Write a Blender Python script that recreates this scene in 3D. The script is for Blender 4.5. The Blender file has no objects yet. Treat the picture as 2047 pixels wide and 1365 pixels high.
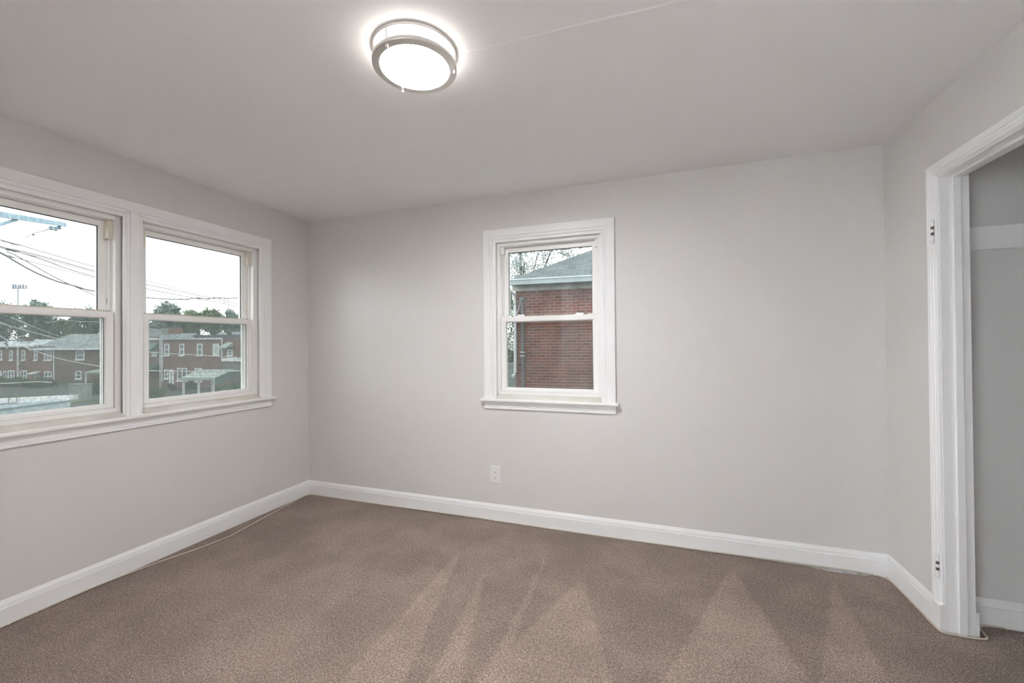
import bpy, bmesh, math, random
from mathutils import Vector, Matrix

SC = bpy.context.scene
COL = SC.collection
random.seed(7)

# ------------------------------------------------------------------ camera
IMG_W, IMG_H = 2047, 1365
FPX = 823.9
YAW, PITCH, ROLL, CAM_Z = -0.3351, 0.0079, -0.0075, 1.3193
CAM = Vector((0, 0, CAM_Z))
_f = Vector((math.sin(YAW) * math.cos(PITCH), math.cos(YAW) * math.cos(PITCH), math.sin(PITCH)))
_r0 = Vector((math.cos(YAW), -math.sin(YAW), 0))
_u0 = _r0.cross(_f)
_r = _r0 * math.cos(ROLL) + _u0 * math.sin(ROLL)
_u = -_r0 * math.sin(ROLL) + _u0 * math.cos(ROLL)
cam_data = bpy.data.cameras.new('camera')
cam = bpy.data.objects.new('camera', cam_data)
COL.objects.link(cam)
cam_data.sensor_fit = 'HORIZONTAL'
cam_data.sensor_width = 36.0
cam_data.lens = FPX / IMG_W * 36.0
cam_data.clip_start = 0.02
cam_data.clip_end = 2000
cam.matrix_world = Matrix(((_r.x, _u.x, -_f.x, CAM.x), (_r.y, _u.y, -_f.y, CAM.y), (_r.z, _u.z, -_f.z, CAM.z), (0, 0, 0, 1)))
SC.camera = cam

# ------------------------------------------------------------------ view and sky
SC.view_settings.view_transform = 'Standard'
SC.view_settings.look = 'None'
SC.view_settings.gamma = 1.0
SC.view_settings.use_curve_mapping = False
SC.view_settings.exposure = -0.04
SC.cycles.use_denoising = True
SC.cycles.sample_clamp_indirect = 120.0
SC.cycles.max_bounces = 14
SC.cycles.diffuse_bounces = 8
SC.cycles.transparent_max_bounces = 24

SKY_STRENGTH = 5.0
LAMP_STRENGTH = 195.0
LAMP_SIDE = 8.5
LAMP_COLOR = (0.985, 0.985, 0.985)
HALL_FILL_STRENGTH = 1330.0  # added hall lamp, set to brighten walls and ceiling

world = bpy.data.worlds.new('overcast_sky')
SC.world = world
world.use_nodes = True
_nt = world.node_tree
_nt.nodes.clear()
_out = _nt.nodes.new('ShaderNodeOutputWorld')
_bg = _nt.nodes.new('ShaderNodeBackground')
_tc = _nt.nodes.new('ShaderNodeTexCoord')
_nz = _nt.nodes.new('ShaderNodeTexNoise')
_nz.inputs['Scale'].default_value = 3.0
_nz.inputs['Detail'].default_value = 5.0
_rp = _nt.nodes.new('ShaderNodeValToRGB')
_rp.color_ramp.elements[0].position = 0.35
_rp.color_ramp.elements[0].color = (0.88, 0.92, 0.965, 1)
_rp.color_ramp.elements[1].position = 0.6
_rp.color_ramp.elements[1].color = (1.0, 0.995, 0.985, 1)
_nt.links.new(_tc.outputs['Generated'], _nz.inputs['Vector'])
_nt.links.new(_nz.outputs['Fac'], _rp.inputs['Fac'])
_nt.links.new(_rp.outputs['Color'], _bg.inputs['Color'])
_bg.inputs['Strength'].default_value = SKY_STRENGTH
_nt.links.new(_bg.outputs['Background'], _out.inputs['Surface'])


# ------------------------------------------------------------------ helpers
class Frame:
    """A local frame: u along a surface, d away behind it, z up."""

    def __init__(self, origin, ang):
        self.o = Vector((origin[0], origin[1], 0))
        self.eu = Vector((math.cos(ang), math.sin(ang), 0))
        self.ed = Vector((-math.sin(ang), math.cos(ang), 0))

    def __call__(self, u, d, z):
        return self.o + self.eu * u + self.ed * d + Vector((0, 0, z))

    def at(self, px, py, d=0.0):
        """u, z of the sight line through a photo pixel on the plane at depth d."""
        ray = _f + _r * ((px - IMG_W / 2) / FPX) - _u * ((py - IMG_H / 2) / FPX)
        t = (d - (CAM - self.o).dot(self.ed)) / ray.dot(self.ed)
        p = CAM + ray * t
        return (p - self.o).dot(self.eu), p.z


def XYZ(u, d, z):
    return Vector((u, d, z))


class MB:
    """Collects shapes and builds them as one mesh object."""

    def __init__(self, fn=XYZ):
        self.fn = fn
        self.v = []
        self.f = []
        self.uv = []

    def poly(self, pts, uvs=None):
        i = len(self.v)
        self.v += [self.fn(*p) for p in pts]
        self.f.append(list(range(i, i + len(pts))))
        if uvs is None:
            a = [max(p[k] for p in pts) - min(p[k] for p in pts) for k in range(3)]
            k = a.index(min(a))
            ax = [(1, 2), (0, 2), (0, 1)][k]
            uvs = [(p[ax[0]], p[ax[1]]) for p in pts]
        self.uv.append(uvs)
        return self

    def box(self, u0, u1, d0, d1, z0, z1):
        c = [(u, d, z) for z in (z0, z1) for d in (d0, d1) for u in (u0, u1)]
        for q in ((0, 1, 3, 2), (4, 5, 7, 6), (0, 1, 5, 4), (2, 3, 7, 6), (0, 2, 6, 4), (1, 3, 7, 5)):
            self.poly([c[k] for k in q])
        return self

    def hexa(self, c):
        """Eight corners: four below, four above, same order."""
        for q in ((0, 1, 2, 3), (4, 5, 6, 7), (0, 1, 5, 4), (1, 2, 6, 5), (2, 3, 7, 6), (3, 0, 4, 7)):
            self.poly([c[k] for k in q])
        return self

    def ring(self, u0, u1, z0, z1, wl, wr, wb, wt, d0, d1):
        """A rectangular frame in the u-z plane with mitred-looking rails."""
        self.box(u0, u0 + wl, d0, d1, z0, z1)
        self.box(u1 - wr, u1, d0, d1, z0, z1)
        self.box(u0 + wl, u1 - wr, d0, d1, z0, z0 + wb)
        self.box(u0 + wl, u1 - wr, d0, d1, z1 - wt, z1)
        return self

    def sweep(self, stations):
        """Joins consecutive rows of points, caps both ends."""
        for a, b in zip(stations[:-1], stations[1:]):
            for i in range(len(a) - 1):
                self.poly([a[i], a[i + 1], b[i + 1], b[i]])
        self.poly(stations[0])
        self.poly(stations[-1])
        return self

    def tube(self, pts, r, n=6, cap=True):
        pts = [Vector(p) for p in pts]
        rings = []
        for i, p in enumerate(pts):
            t = (pts[min(i + 1, len(pts) - 1)] - pts[max(i - 1, 0)]).normalized()
            a = Vector((0, 0, 1)) if abs(t.z) < 0.9 else Vector((1, 0, 0))
            s = t.cross(a).normalized()
            w = t.cross(s).normalized()
            rr = r[i] if isinstance(r, (list, tuple)) else r
            rings.append([tuple(p + (s * math.cos(k * 2 * math.pi / n) + w * math.sin(k * 2 * math.pi / n)) * rr) for k in range(n)])
        for a, b in zip(rings[:-1], rings[1:]):
            for k in range(n):
                self.poly([a[k], a[(k + 1) % n], b[(k + 1) % n], b[k]])
        if cap:
            self.poly(rings[0])
            self.poly(rings[-1])
        return self

    def lathe(self, cx, cy, prof, n=64, closed=False):
        rings = [[(cx + r * math.cos(k * 2 * math.pi / n), cy + r * math.sin(k * 2 * math.pi / n), z) for k in range(n)] for r, z in prof]
        pairs = list(zip(rings[:-1], rings[1:]))
        if closed:
            pairs.append((rings[-1], rings[0]))
        for a, b in pairs:
            for k in range(n):
                self.poly([a[k], a[(k + 1) % n], b[(k + 1) % n], b[k]])
        if not closed:
            self.poly(rings[0])
            self.poly(rings[-1])
        return self

    def build(self, name, mat, parent=None, smooth=None, merge=True, bevel=0.0, kind=None, label=None):
        off = world_loc(parent)
        me = bpy.data.meshes.new(name)
        me.from_pydata([tuple(p - off) for p in self.v], [], self.f)
        lay = me.uv_layers.new(name='UVMap')
        k = 0
        for uvs in self.uv:
            for q in uvs:
                lay.data[k].uv = q
                k += 1
        if merge:
            bm = bmesh.new()
            bm.from_mesh(me)
            bmesh.ops.remove_doubles(bm, verts=bm.verts, dist=1e-5)
            bmesh.ops.recalc_face_normals(bm, faces=bm.faces)
            bm.to_mesh(me)
            bm.free()
        if smooth is not None:
            me.polygons.foreach_set('use_smooth', [True] * len(me.polygons))
            me.set_sharp_from_angle(angle=math.radians(smooth))
        me.materials.append(mat)
        o = bpy.data.objects.new(name, me)
        COL.objects.link(o)
        if parent is not None:
            o.parent = parent
        if bevel:
            b = o.modifiers.new('bevel', 'BEVEL')
            b.width = bevel
            b.segments = 2
            b.limit_method = 'ANGLE'
        if kind:
            o['kind'] = kind
        if label:
            o['label'] = label
        return o


def world_loc(o):
    v = Vector((0, 0, 0))
    while o is not None:
        v = v + o.location
        o = o.parent
    return v


def tag(o, label, cat, group=None, kind=None):
    o['label'] = label
    o['category'] = cat
    if group:
        o['group'] = group
    if kind:
        o['kind'] = kind
    return o


def root(name, loc, label, cat, group=None, kind=None):
    o = bpy.data.objects.new(name, None)
    o.empty_display_size = 0.1
    COL.objects.link(o)
    o.location = loc
    return tag(o, label, cat, group, kind)


# ------------------------------------------------------------------ materials
TONE = 1.0                                        # scale on the colours of what is built next


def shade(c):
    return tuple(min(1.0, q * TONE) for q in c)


def mat(name, color, rough=0.5, spec=0.5, metal=0.0, bump=None, var=None):
    """Principled material; bump=(scale, strength, distance), var=(scale, second colour, low, high)."""
    color = shade(color)
    m = bpy.data.materials.new(name)
    m.use_nodes = True
    nt = m.node_tree
    b = nt.nodes['Principled BSDF']
    b.inputs['Base Color'].default_value = (*color, 1)
    b.inputs['Roughness'].default_value = rough
    b.inputs['Specular IOR Level'].default_value = spec
    b.inputs['Metallic'].default_value = metal
    tc = nt.nodes.new('ShaderNodeTexCoord')
    if var:
        n = nt.nodes.new('ShaderNodeTexNoise')
        n.inputs['Scale'].default_value = var[0]
        n.inputs['Detail'].default_value = 4
        nt.links.new(tc.outputs['Object'], n.inputs['Vector'])
        r = nt.nodes.new('ShaderNodeMapRange')
        r.inputs['From Min'].default_value = var[2]
        r.inputs['From Max'].default_value = var[3]
        nt.links.new(n.outputs['Fac'], r.inputs['Value'])
        x = nt.nodes.new('ShaderNodeMix')
        x.data_type = 'RGBA'
        x.inputs['A'].default_value = (*color, 1)
        x.inputs['B'].default_value = (*shade(var[1]), 1)
        nt.links.new(r.outputs['Result'], x.inputs['Factor'])
        nt.links.new(x.outputs['Result'], b.inputs['Base Color'])
    if bump:
        n = nt.nodes.new('ShaderNodeTexNoise')
        n.inputs['Scale'].default_value = bump[0]
        n.inputs['Detail'].default_value = 3
        nt.links.new(tc.outputs['Object'], n.inputs['Vector'])
        k = nt.nodes.new('ShaderNodeBump')
        k.inputs['Strength'].default_value = bump[1]
        k.inputs['Distance'].default_value = bump[2]
        nt.links.new(n.outputs['Fac'], k.inputs['Height'])
        nt.links.new(k.outputs['Normal'], b.inputs['Normal'])
    return m


def brick_mat(name, c1, c2, mortar, bw=0.195, bh=0.0645, ms=0.011, rough=0.85):
    c1, c2, mortar = shade(c1), shade(c2), shade(mortar)
    m = bpy.data.materials.new(name)
    m.use_nodes = True
    nt = m.node_tree
    b = nt.nodes['Principled BSDF']
    b.inputs['Roughness'].default_value = rough
    b.inputs['Specular IOR Level'].default_value = 0.12
    uv = nt.nodes.new('ShaderNodeUVMap')
    t = nt.nodes.new('ShaderNodeTexBrick')
    t.inputs['Scale'].default_value = 1.0
    t.inputs['Brick Width'].default_value = bw
    t.inputs['Row Height'].default_value = bh
    t.inputs['Mortar Size'].default_value = ms * 0.5
    t.inputs['Mortar Smooth'].default_value = 0.2
    t.inputs['Bias'].default_value = -0.25
    t.inputs['Color1'].default_value = (*c1, 1)
    t.inputs['Color2'].default_value = (*c2, 1)
    t.inputs['Mortar'].default_value = (*mortar, 1)
    n = nt.nodes.new('ShaderNodeTexNoise')
    n.inputs['Scale'].default_value = 2.2
    n.inputs['Detail'].default_value = 6
    x = nt.nodes.new('ShaderNodeMix')
    x.data_type = 'RGBA'
    x.blend_type = 'MULTIPLY'
    x.inputs['Factor'].default_value = 0.55
    nt.links.new(uv.outputs['UV'], t.inputs['Vector'])
    nt.links.new(uv.outputs['UV'], n.inputs['Vector'])
    nt.links.new(t.outputs['Color'], x.inputs['A'])
    nt.links.new(n.outputs['Color'], x.inputs['B'])
    r = nt.nodes.new('ShaderNodeValToRGB')
    r.color_ramp.elements[0].color = (0.55, 0.55, 0.55, 1)
    r.color_ramp.elements[0].position = 0.3
    r.color_ramp.elements[1].color = (1.25, 1.25, 1.25, 1)
    r.color_ramp.elements[1].position = 0.7
    nt.links.new(n.outputs['Fac'], r.inputs['Fac'])
    nt.links.new(r.outputs['Color'], x.inputs['B'])
    nt.links.new(x.outputs['Result'], b.inputs['Base Color'])
    k = nt.nodes.new('ShaderNodeBump')
    k.inputs['Strength'].default_value = 0.6
    k.inputs['Distance'].default_value = 0.006
    k.invert = True
    nt.links.new(t.outputs['Fac'], k.inputs['Height'])
    nt.links.new(k.outputs['Normal'], b.inputs['Normal'])
    return m


def glass_mat(name, tint, dust, dust_color):
    m = bpy.data.materials.new(name)
    m.use_nodes = True
    nt = m.node_tree
    nt.nodes.clear()
    o = nt.nodes.new('ShaderNodeOutputMaterial')
    tr = nt.nodes.new('ShaderNodeBsdfTransparent')
    tr.inputs['Color'].default_value = (*tint, 1)
    gl = nt.nodes.new('ShaderNodeBsdfGlossy')
    gl.inputs['Roughness'].default_value = 0.01
    lw = nt.nodes.new('ShaderNodeLayerWeight')
    lw.inputs['Blend'].default_value = 0.5
    p = nt.nodes.new('ShaderNodeMath')
    p.operation = 'POWER'
    p.inputs[1].default_value = 4.0
    nt.links.new(lw.outputs['Facing'], p.inputs[0])
    a = nt.nodes.new('ShaderNodeMath')
    a.operation = 'MULTIPLY_ADD'
    a.inputs[1].default_value = 0.6
    a.inputs[2].default_value = 0.006
    nt.links.new(p.outputs[0], a.inputs[0])
    m1 = nt.nodes.new('ShaderNodeMixShader')
    nt.links.new(a.outputs[0], m1.inputs['Fac'])
    nt.links.new(tr.outputs[0], m1.inputs[1])
    nt.links.new(gl.outputs[0], m1.inputs[2])
    tl = nt.nodes.new('ShaderNodeBsdfTranslucent')
    tl.inputs['Color'].default_value = (*dust_color, 1)
    tc = nt.nodes.new('ShaderNodeTexCoord')
    n = nt.nodes.new('ShaderNodeTexNoise')
    n.inputs['Scale'].default_value = 9
    n.inputs['Detail'].default_value = 9
    n.inputs['Roughness'].default_value = 0.75
    nt.links.new(tc.outputs['Object'], n.inputs['Vector'])
    r = nt.nodes.new('ShaderNodeMapRange')
    r.inputs['From Min'].default_value = 0.3
    r.inputs['From Max'].default_value = 0.8
    r.inputs['To Min'].default_value = dust * 0.3
    r.inputs['To Max'].default_value = dust * 1.9
    nt.links.new(n.outputs['Fac'], r.inputs['Value'])
    m2 = nt.nodes.new('ShaderNodeMixShader')
    nt.links.new(r.outputs['Result'], m2.inputs['Fac'])
    nt.links.new(m1.outputs[0], m2.inputs[1])
    nt.links.new(tl.outputs[0], m2.inputs[2])
    nt.links.new(m2.outputs[0], o.inputs['Surface'])
    return m


def screen_mat(name, cover, color):
    """Insect screen: the open share lets the view through, the wires scatter light."""
    m = bpy.data.materials.new(name)
    m.use_nodes = True
    nt = m.node_tree
    nt.nodes.clear()
    o = nt.nodes.new('ShaderNodeOutputMaterial')
    tr = nt.nodes.new('ShaderNodeBsdfTransparent')
    df = nt.nodes.new('ShaderNodeBsdfDiffuse')
    df.inputs['Color'].default_value = (*color, 1)
    tl = nt.nodes.new('ShaderNodeBsdfTranslucent')
    tl.inputs['Color'].default_value = (*color, 1)
    mx = nt.nodes.new('ShaderNodeMixShader')
    mx.inputs['Fac'].default_value = 0.6
    nt.links.new(df.outputs[0], mx.inputs[1])
    nt.links.new(tl.outputs[0], mx.inputs[2])
    tc = nt.nodes.new('ShaderNodeTexCoord')
    n = nt.nodes.new('ShaderNodeTexNoise')
    n.inputs['Scale'].default_value = 60
    n.inputs['Detail'].default_value = 6
    nt.links.new(tc.outputs['Object'], n.inputs['Vector'])
    r = nt.nodes.new('ShaderNodeMapRange')
    r.inputs['From Min'].default_value = 0.3
    r.inputs['From Max'].default_value = 0.7
    r.inputs['To Min'].default_value = cover * 0.7
    r.inputs['To Max'].default_value = cover * 1.3
    nt.links.new(n.outputs['Fac'], r.inputs['Value'])
    m2 = nt.nodes.new('ShaderNodeMixShader')
    nt.links.new(r.outputs['Result'], m2.inputs['Fac'])
    nt.links.new(tr.outputs[0], m2.inputs[1])
    nt.links.new(mx.outputs[0], m2.inputs[2])
    nt.links.new(m2.outputs[0], o.inputs['Surface'])
    return m


def leaf_mat(name, c1, c2):
    c1, c2 = shade(c1), shade(c2)
    m = bpy.data.materials.new(name)
    m.use_nodes = True
    nt = m.node_tree
    nt.nodes.clear()
    o = nt.nodes.new('ShaderNodeOutputMaterial')
    tc = nt.nodes.new('ShaderNodeTexCoord')
    n = nt.nodes.new('ShaderNodeTexNoise')
    n.inputs['Scale'].default_value = 0.9
    n.inputs['Detail'].default_value = 3
    nt.links.new(tc.outputs['Object'], n.inputs['Vector'])
    r = nt.nodes.new('ShaderNodeValToRGB')
    r.color_ramp.elements[0].position = 0.35
    r.color_ramp.elements[0].color = (*c1, 1)
    r.color_ramp.elements[1].position = 0.65
    r.color_ramp.elements[1].color = (*c2, 1)
    nt.links.new(n.outputs['Fac'], r.inputs['Fac'])
    d = nt.nodes.new('ShaderNodeBsdfDiffuse')
    t = nt.nodes.new('ShaderNodeBsdfTranslucent')
    nt.links.new(r.outputs['Color'], d.inputs['Color'])
    nt.links.new(r.outputs['Color'], t.inputs['Color'])
    x = nt.nodes.new('ShaderNodeMixShader')
    x.inputs['Fac'].default_value = 0.4
    nt.links.new(d.outputs[0], x.inputs[1])
    nt.links.new(t.outputs[0], x.inputs[2])
    nt.links.new(x.outputs[0], o.inputs['Surface'])
    return m


def emit_mat(name, color, strength):
    m = bpy.data.materials.new(name)
    m.use_nodes = True
    nt = m.node_tree
    nt.nodes.clear()
    o = nt.nodes.new('ShaderNodeOutputMaterial')
    e = nt.nodes.new('ShaderNodeEmission')
    e.inputs['Color'].default_value = (*color, 1)
    e.inputs['Strength'].default_value = strength
    nt.links.new(e.outputs[0], o.inputs['Surface'])
    return m


# vacuum marks in the pile: apex, lower left and lower right corner of each brushed wedge on the floor
WEDGES = [((-1.20, 2.47), (-1.19, 1.55), (-0.95, 1.45)),
          ((-0.97, 2.30), (-0.86, 1.40), (-0.74, 1.50)),
          ((-0.67, 2.80), (-0.66, 1.70), (-0.60, 1.70)),
          ((-0.40, 2.36), (-0.62, 1.70), (-0.17, 1.65)),
          ((0.41, 2.73), (0.10, 1.95), (0.55, 1.95)),
          ((0.93, 2.80), (0.62, 2.00), (0.84, 1.95))]


def carpet_mat():
    m = bpy.data.materials.new('carpet_pile')
    m.use_nodes = True
    nt = m.node_tree
    L = nt.links
    b = nt.nodes['Principled BSDF']
    b.inputs['Roughness'].default_value = 1.0
    b.inputs['Specular IOR Level'].default_value = 0.05
    b.inputs['Sheen Weight'].default_value = 0.15
    tc = nt.nodes.new('ShaderNodeTexCoord')
    co = tc.outputs['Object']

    def noise(scale, detail=2.0, rough=0.5):
        n = nt.nodes.new('ShaderNodeTexNoise')
        n.inputs['Scale'].default_value = scale
        n.inputs['Detail'].default_value = detail
        n.inputs['Roughness'].default_value = rough
        L.new(co, n.inputs['Vector'])
        return n

    def mth(op, a, c, e=None):
        n = nt.nodes.new('ShaderNodeMath')
        n.operation = op
        for i, q in enumerate((a, c, e)):
            if q is None:
                continue
            if isinstance(q, (int, float)):
                n.inputs[i].default_value = q
            else:
                L.new(q, n.inputs[i])
        return n.outputs[0]

    def remap(v, a, c, lo=0.0, hi=1.0):
        n = nt.nodes.new('ShaderNodeMapRange')
        n.interpolation_type = 'SMOOTHSTEP'
        n.inputs['From Min'].default_value = a
        n.inputs['From Max'].default_value = c
        n.inputs['To Min'].default_value = lo
        n.inputs['To Max'].default_value = hi
        L.new(v, n.inputs['Value'])
        return n.outputs['Result']

    # yarn tufts: blond, brown and dark flecks
    fine = noise(250.0, 2.5, 0.7)
    ramp = nt.nodes.new('ShaderNodeValToRGB')
    e = ramp.color_ramp.elements
    e[0].position = 0.36
    e[0].color = (0.085, 0.060, 0.047, 1)
    e[1].position = 0.64
    e[1].color = (0.610, 0.495, 0.430, 1)
    k = e.new(0.5)
    k.color = (0.275, 0.207, 0.172, 1)
    L.new(fine.outputs['Fac'], ramp.inputs['Fac'])
    # brushed wedges
    sep = nt.nodes.new('ShaderNodeSeparateXYZ')
    L.new(co, sep.inputs[0])
    wob = noise(13.0, 5.0, 0.65)
    x = mth('ADD', sep.outputs['X'], mth('MULTIPLY', mth('SUBTRACT', wob.outputs['Fac'], 0.5), 0.075))
    y = sep.outputs['Y']
    total = None
    for (ax, ay), (lx, ly), (rx, ry) in WEDGES:
        kl = (lx - ax) / (ly - ay)
        kr = (rx - ax) / (ry - ay)
        dy = mth('SUBTRACT', y, ay)
        left = mth('SUBTRACT', x, mth('MULTIPLY_ADD', dy, kl, ax))
        right = mth('SUBTRACT', mth('MULTIPLY_ADD', dy, kr, ax), x)
        w = mth('MULTIPLY', remap(left, -0.008, 0.016), remap(right, -0.008, 0.016))
        w = mth('MULTIPLY', w, remap(dy, -0.02, -0.12))
        w = mth('MULTIPLY', w, remap(y, min(ly, ry) - 0.9, min(ly, ry) - 0.2))
        total = w if total is None else mth('MAXIMUM', total, w)
    broad = noise(2.6, 4.0, 0.6)
    patch = remap(broad.outputs['Fac'], 0.36, 0.66, 0.86, 1.10)
    mid = noise(75.0, 4.0, 0.7)
    patch = mth('MULTIPLY', patch, remap(mid.outputs['Fac'], 0.32, 0.68, 0.78, 1.24))
    gain = mth('MULTIPLY', patch, mth('MULTIPLY_ADD', total, 0.22, 0.98))
    mul = nt.nodes.new('ShaderNodeMix')
    mul.data_type = 'RGBA'
    mul.blend_type = 'MULTIPLY'
    mul.inputs['Factor'].default_value = 1.0
    L.new(ramp.outputs['Color'], mul.inputs['A'])
    cmb = nt.nodes.new('ShaderNodeCombineColor')
    for i in range(3):
        L.new(gain, cmb.inputs[i])
    L.new(cmb.outputs[0], mul.inputs['B'])
    L.new(mul.outputs['Result'], b.inputs['Base Color'])
    bp = nt.nodes.new('ShaderNodeBump')
    bp.inputs['Strength'].default_value = 0.7
    bp.inputs['Distance'].default_value = 0.006
    L.new(fine.outputs['Fac'], bp.inputs['Height'])
    L.new(bp.outputs['Normal'], b.inputs['Normal'])
    return m


M_WALL = mat('greige_wall_paint', (0.705, 0.690, 0.674), 0.36, 0.55, bump=(90, 0.03, 0.002))
M_CEIL = mat('flat_ceiling_paint', (0.86, 0.862, 0.868), 0.8, 0.2, bump=(55, 0.06, 0.003))
M_TRIM = mat('gloss_white_trim', (0.87, 0.875, 0.88), 0.3, 0.45, bump=(60, 0.02, 0.001))
M_VINYL = mat('white_vinyl', (0.88, 0.875, 0.86), 0.35, 0.45)
M_STOOL = mat('grimy_white_sill', (0.66, 0.635, 0.585), 0.45, 0.3, var=(9, (0.58, 0.545, 0.485), 0.4, 0.75))
M_TAN = mat('yellowed_plastic', (0.74, 0.70, 0.60), 0.5, 0.4)
M_PILE = mat('dusty_weatherstrip', (0.60, 0.56, 0.47), 0.9, 0.1, var=(60, (0.42, 0.38, 0.30), 0.4, 0.7))
M_GASKET = mat('dark_glazing_gasket', (0.05, 0.06, 0.06), 0.6, 0.3)
M_CARPET = carpet_mat()
M_CABLE = mat('cream_cable_jacket', (0.66, 0.60, 0.51), 0.45, 0.4)
M_NICKEL = mat('brushed_nickel', (0.72, 0.695, 0.66), 0.36, 0.5, 1.0, bump=(140, 0.05, 0.001))
M_DIFF = emit_mat('lit_lamp_diffuser', LAMP_COLOR, LAMP_STRENGTH)
M_DIFF_S = emit_mat('lit_lamp_drum_side', (1.0, 0.95, 0.88), LAMP_SIDE)
M_DIFF_H = emit_mat('added_hall_diffuser', (0.86, 0.965, 1.07), HALL_FILL_STRENGTH)  # bluish fill light of the added hall lamp
M_HALL_D = mat('dark_added_hall_wall', (0.20, 0.13, 0.09), 0.5, 0.3)  # kept dark so less light bounces onto the left wall
M_CLOSET = mat('neutral_grey_closet_paint', (0.69, 0.69, 0.685), 0.6, 0.3, bump=(90, 0.03, 0.002))
M_HALL = mat('added_hall_white', (0.80, 0.795, 0.785), 0.6, 0.2)  # surfaces of the added hall, bouncing fill light
M_PLATE = mat('white_outlet_plastic', (0.82, 0.82, 0.81), 0.3, 0.5)
M_SLOT = mat('dark_slot', (0.04, 0.035, 0.03), 0.6, 0.3)
M_STEEL = mat('bare_hinge_steel', (0.16, 0.13, 0.12), 0.4, 0.5, 0.8)
M_GLASS = glass_mat('dusty_window_glass', (0.955, 0.975, 0.97), 0.02, (0.85, 0.9, 0.9))
M_GLASS_N = glass_mat('streaked_window_glass', (0.96, 0.98, 0.98), 0.03, (0.80, 0.90, 0.92))
M_SCREEN = screen_mat('insect_screen_mesh', 0.32, (0.145, 0.165, 0.16))
M_SCREEN_N = screen_mat('clean_insect_screen_mesh', 0.20, (0.07, 0.07, 0.066))
M_PAD = mat('bare_floor_strip', (0.58, 0.57, 0.565), 0.8, 0.2, var=(30, (0.30, 0.28, 0.26), 0.45, 0.65))

# ------------------------------------------------------------------ room shell
XL, XR, YB, YF, H = -2.948, 1.231, 2.897, -0.75, 2.44
FL = lambda u, d, z: Vector((XL - d, u, z))       # left wall: u = y, d = out of doors
FB = lambda u, d, z: Vector((u, YB + d, z))       # back wall: u = x
FR = lambda u, d, z: Vector((XR + d, u, z))       # right wall: u = y
UC1, UC2, UC3 = 1.142, 2.014, -0.744              # window centres


def wall(name, fn, u0, u1, z0, z1, d0, d1, holes, material, label):
    us = sorted({u0, u1, *[h[0] for h in holes], *[h[1] for h in holes]})
    zs = sorted({z0, z1, *[h[2] for h in holes], *[h[3] for h in holes]})
    solid = {}
    for i in range(len(us) - 1):
        for j in range(len(zs) - 1):
            cu, cz = (us[i] + us[i + 1]) / 2, (zs[j] + zs[j + 1]) / 2
            solid[i, j] = not any(h[0] < cu < h[1] and h[2] < cz < h[3] for h in holes)
    m = MB(fn)
    for (i, j), s in solid.items():
        if not s:
            continue
        a, b, c, e = us[i], us[i + 1], zs[j], zs[j + 1]
        m.poly([(a, d0, c), (b, d0, c), (b, d0, e), (a, d0, e)])
        m.poly([(a, d1, c), (b, d1, c), (b, d1, e), (a, d1, e)])
        if not solid.get((i - 1, j)):
            m.poly([(a, d0, c), (a, d1, c), (a, d1, e), (a, d0, e)])
        if not solid.get((i + 1, j)):
            m.poly([(b, d0, c), (b, d1, c), (b, d1, e), (b, d0, e)])
        if not solid.get((i, j - 1)):
            m.poly([(a, d0, c), (b, d0, c), (b, d1, c), (a, d1, c)])
        if not solid.get((i, j + 1)):
            m.poly([(a, d0, e), (b, d0, e), (b, d1, e), (a, d1, e)])
    return tag(m.build(name, material), label, 'wall', kind='structure')


tag(MB().box(XL - 0.2, XR + 0.95, YF - 0.1, YB + 0.2, -0.12, 0.0).build('floor', M_CARPET),
    'brown flecked wall to wall carpet with fan shaped vacuum marks', 'floor', kind='structure')
ceil_o = tag(MB().box(XL - 0.2, XR + 0.95, YF - 0.1, YB + 0.2, H, H + 0.12).build('ceiling', M_CEIL),
             'flat off white ceiling with a faint seam beside the lamp', 'ceiling', kind='structure')
seam = [(-0.69, 1.431), (-0.45, 1.437), (-0.221, 1.442), (-0.08, 1.447), (0.057, 1.451), (0.4, 1.462), (0.9, 1.48)]
sm = MB()
rows = []
for i, (x, y) in enumerate(seam):
    hgt = (0.0012, 0.0012, 0.0016, 0.0032, 0.0020, 0.0010, 0.0006)[i]
    rows.append([(x, y - 0.012, H + 0.0005), (x, y - 0.001, H - hgt), (x, y + 0.0015, H + 0.0005)])
sm.sweep(rows).build('plaster_seam', M_CEIL, ceil_o, merge=True)

wall('wall_left', FL, YF - 0.1, YB + 0.2, 0, H, 0, 0.2,
     [(UC1 - 0.405, UC1 + 0.405, 0.90, 2.10), (UC2 - 0.405, UC2 + 0.405, 0.90, 2.10)], M_WALL,
     'greige left wall with the pair of windows')
wall('wall_back', FB, XL, XR + 0.2, 0, H, 0, 0.2, [(UC3 - 0.405, UC3 + 0.405, 0.90, 2.10)], M_WALL,
     'greige far wall with the single window and outlet')
DY0, DY1, DZ = 1.60, 2.435, 2.087                 # closet doorway in the right wall
wall('wall_right', FR, YF - 0.1, YB, 0, H, 0, 0.10, [(DY0, DY1, 0, DZ)], M_WALL,
     'greige right wall with the closet doorway')
FF = lambda u, d, z: Vector((u, YF - d, z))
wall('wall_front', FF, XL, XR, 0, H, 0, 0.1, [(-1.50, 0.45, 0, 2.25)], M_WALL, 'greige wall behind the viewpoint with an opening added for hall light')
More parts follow.
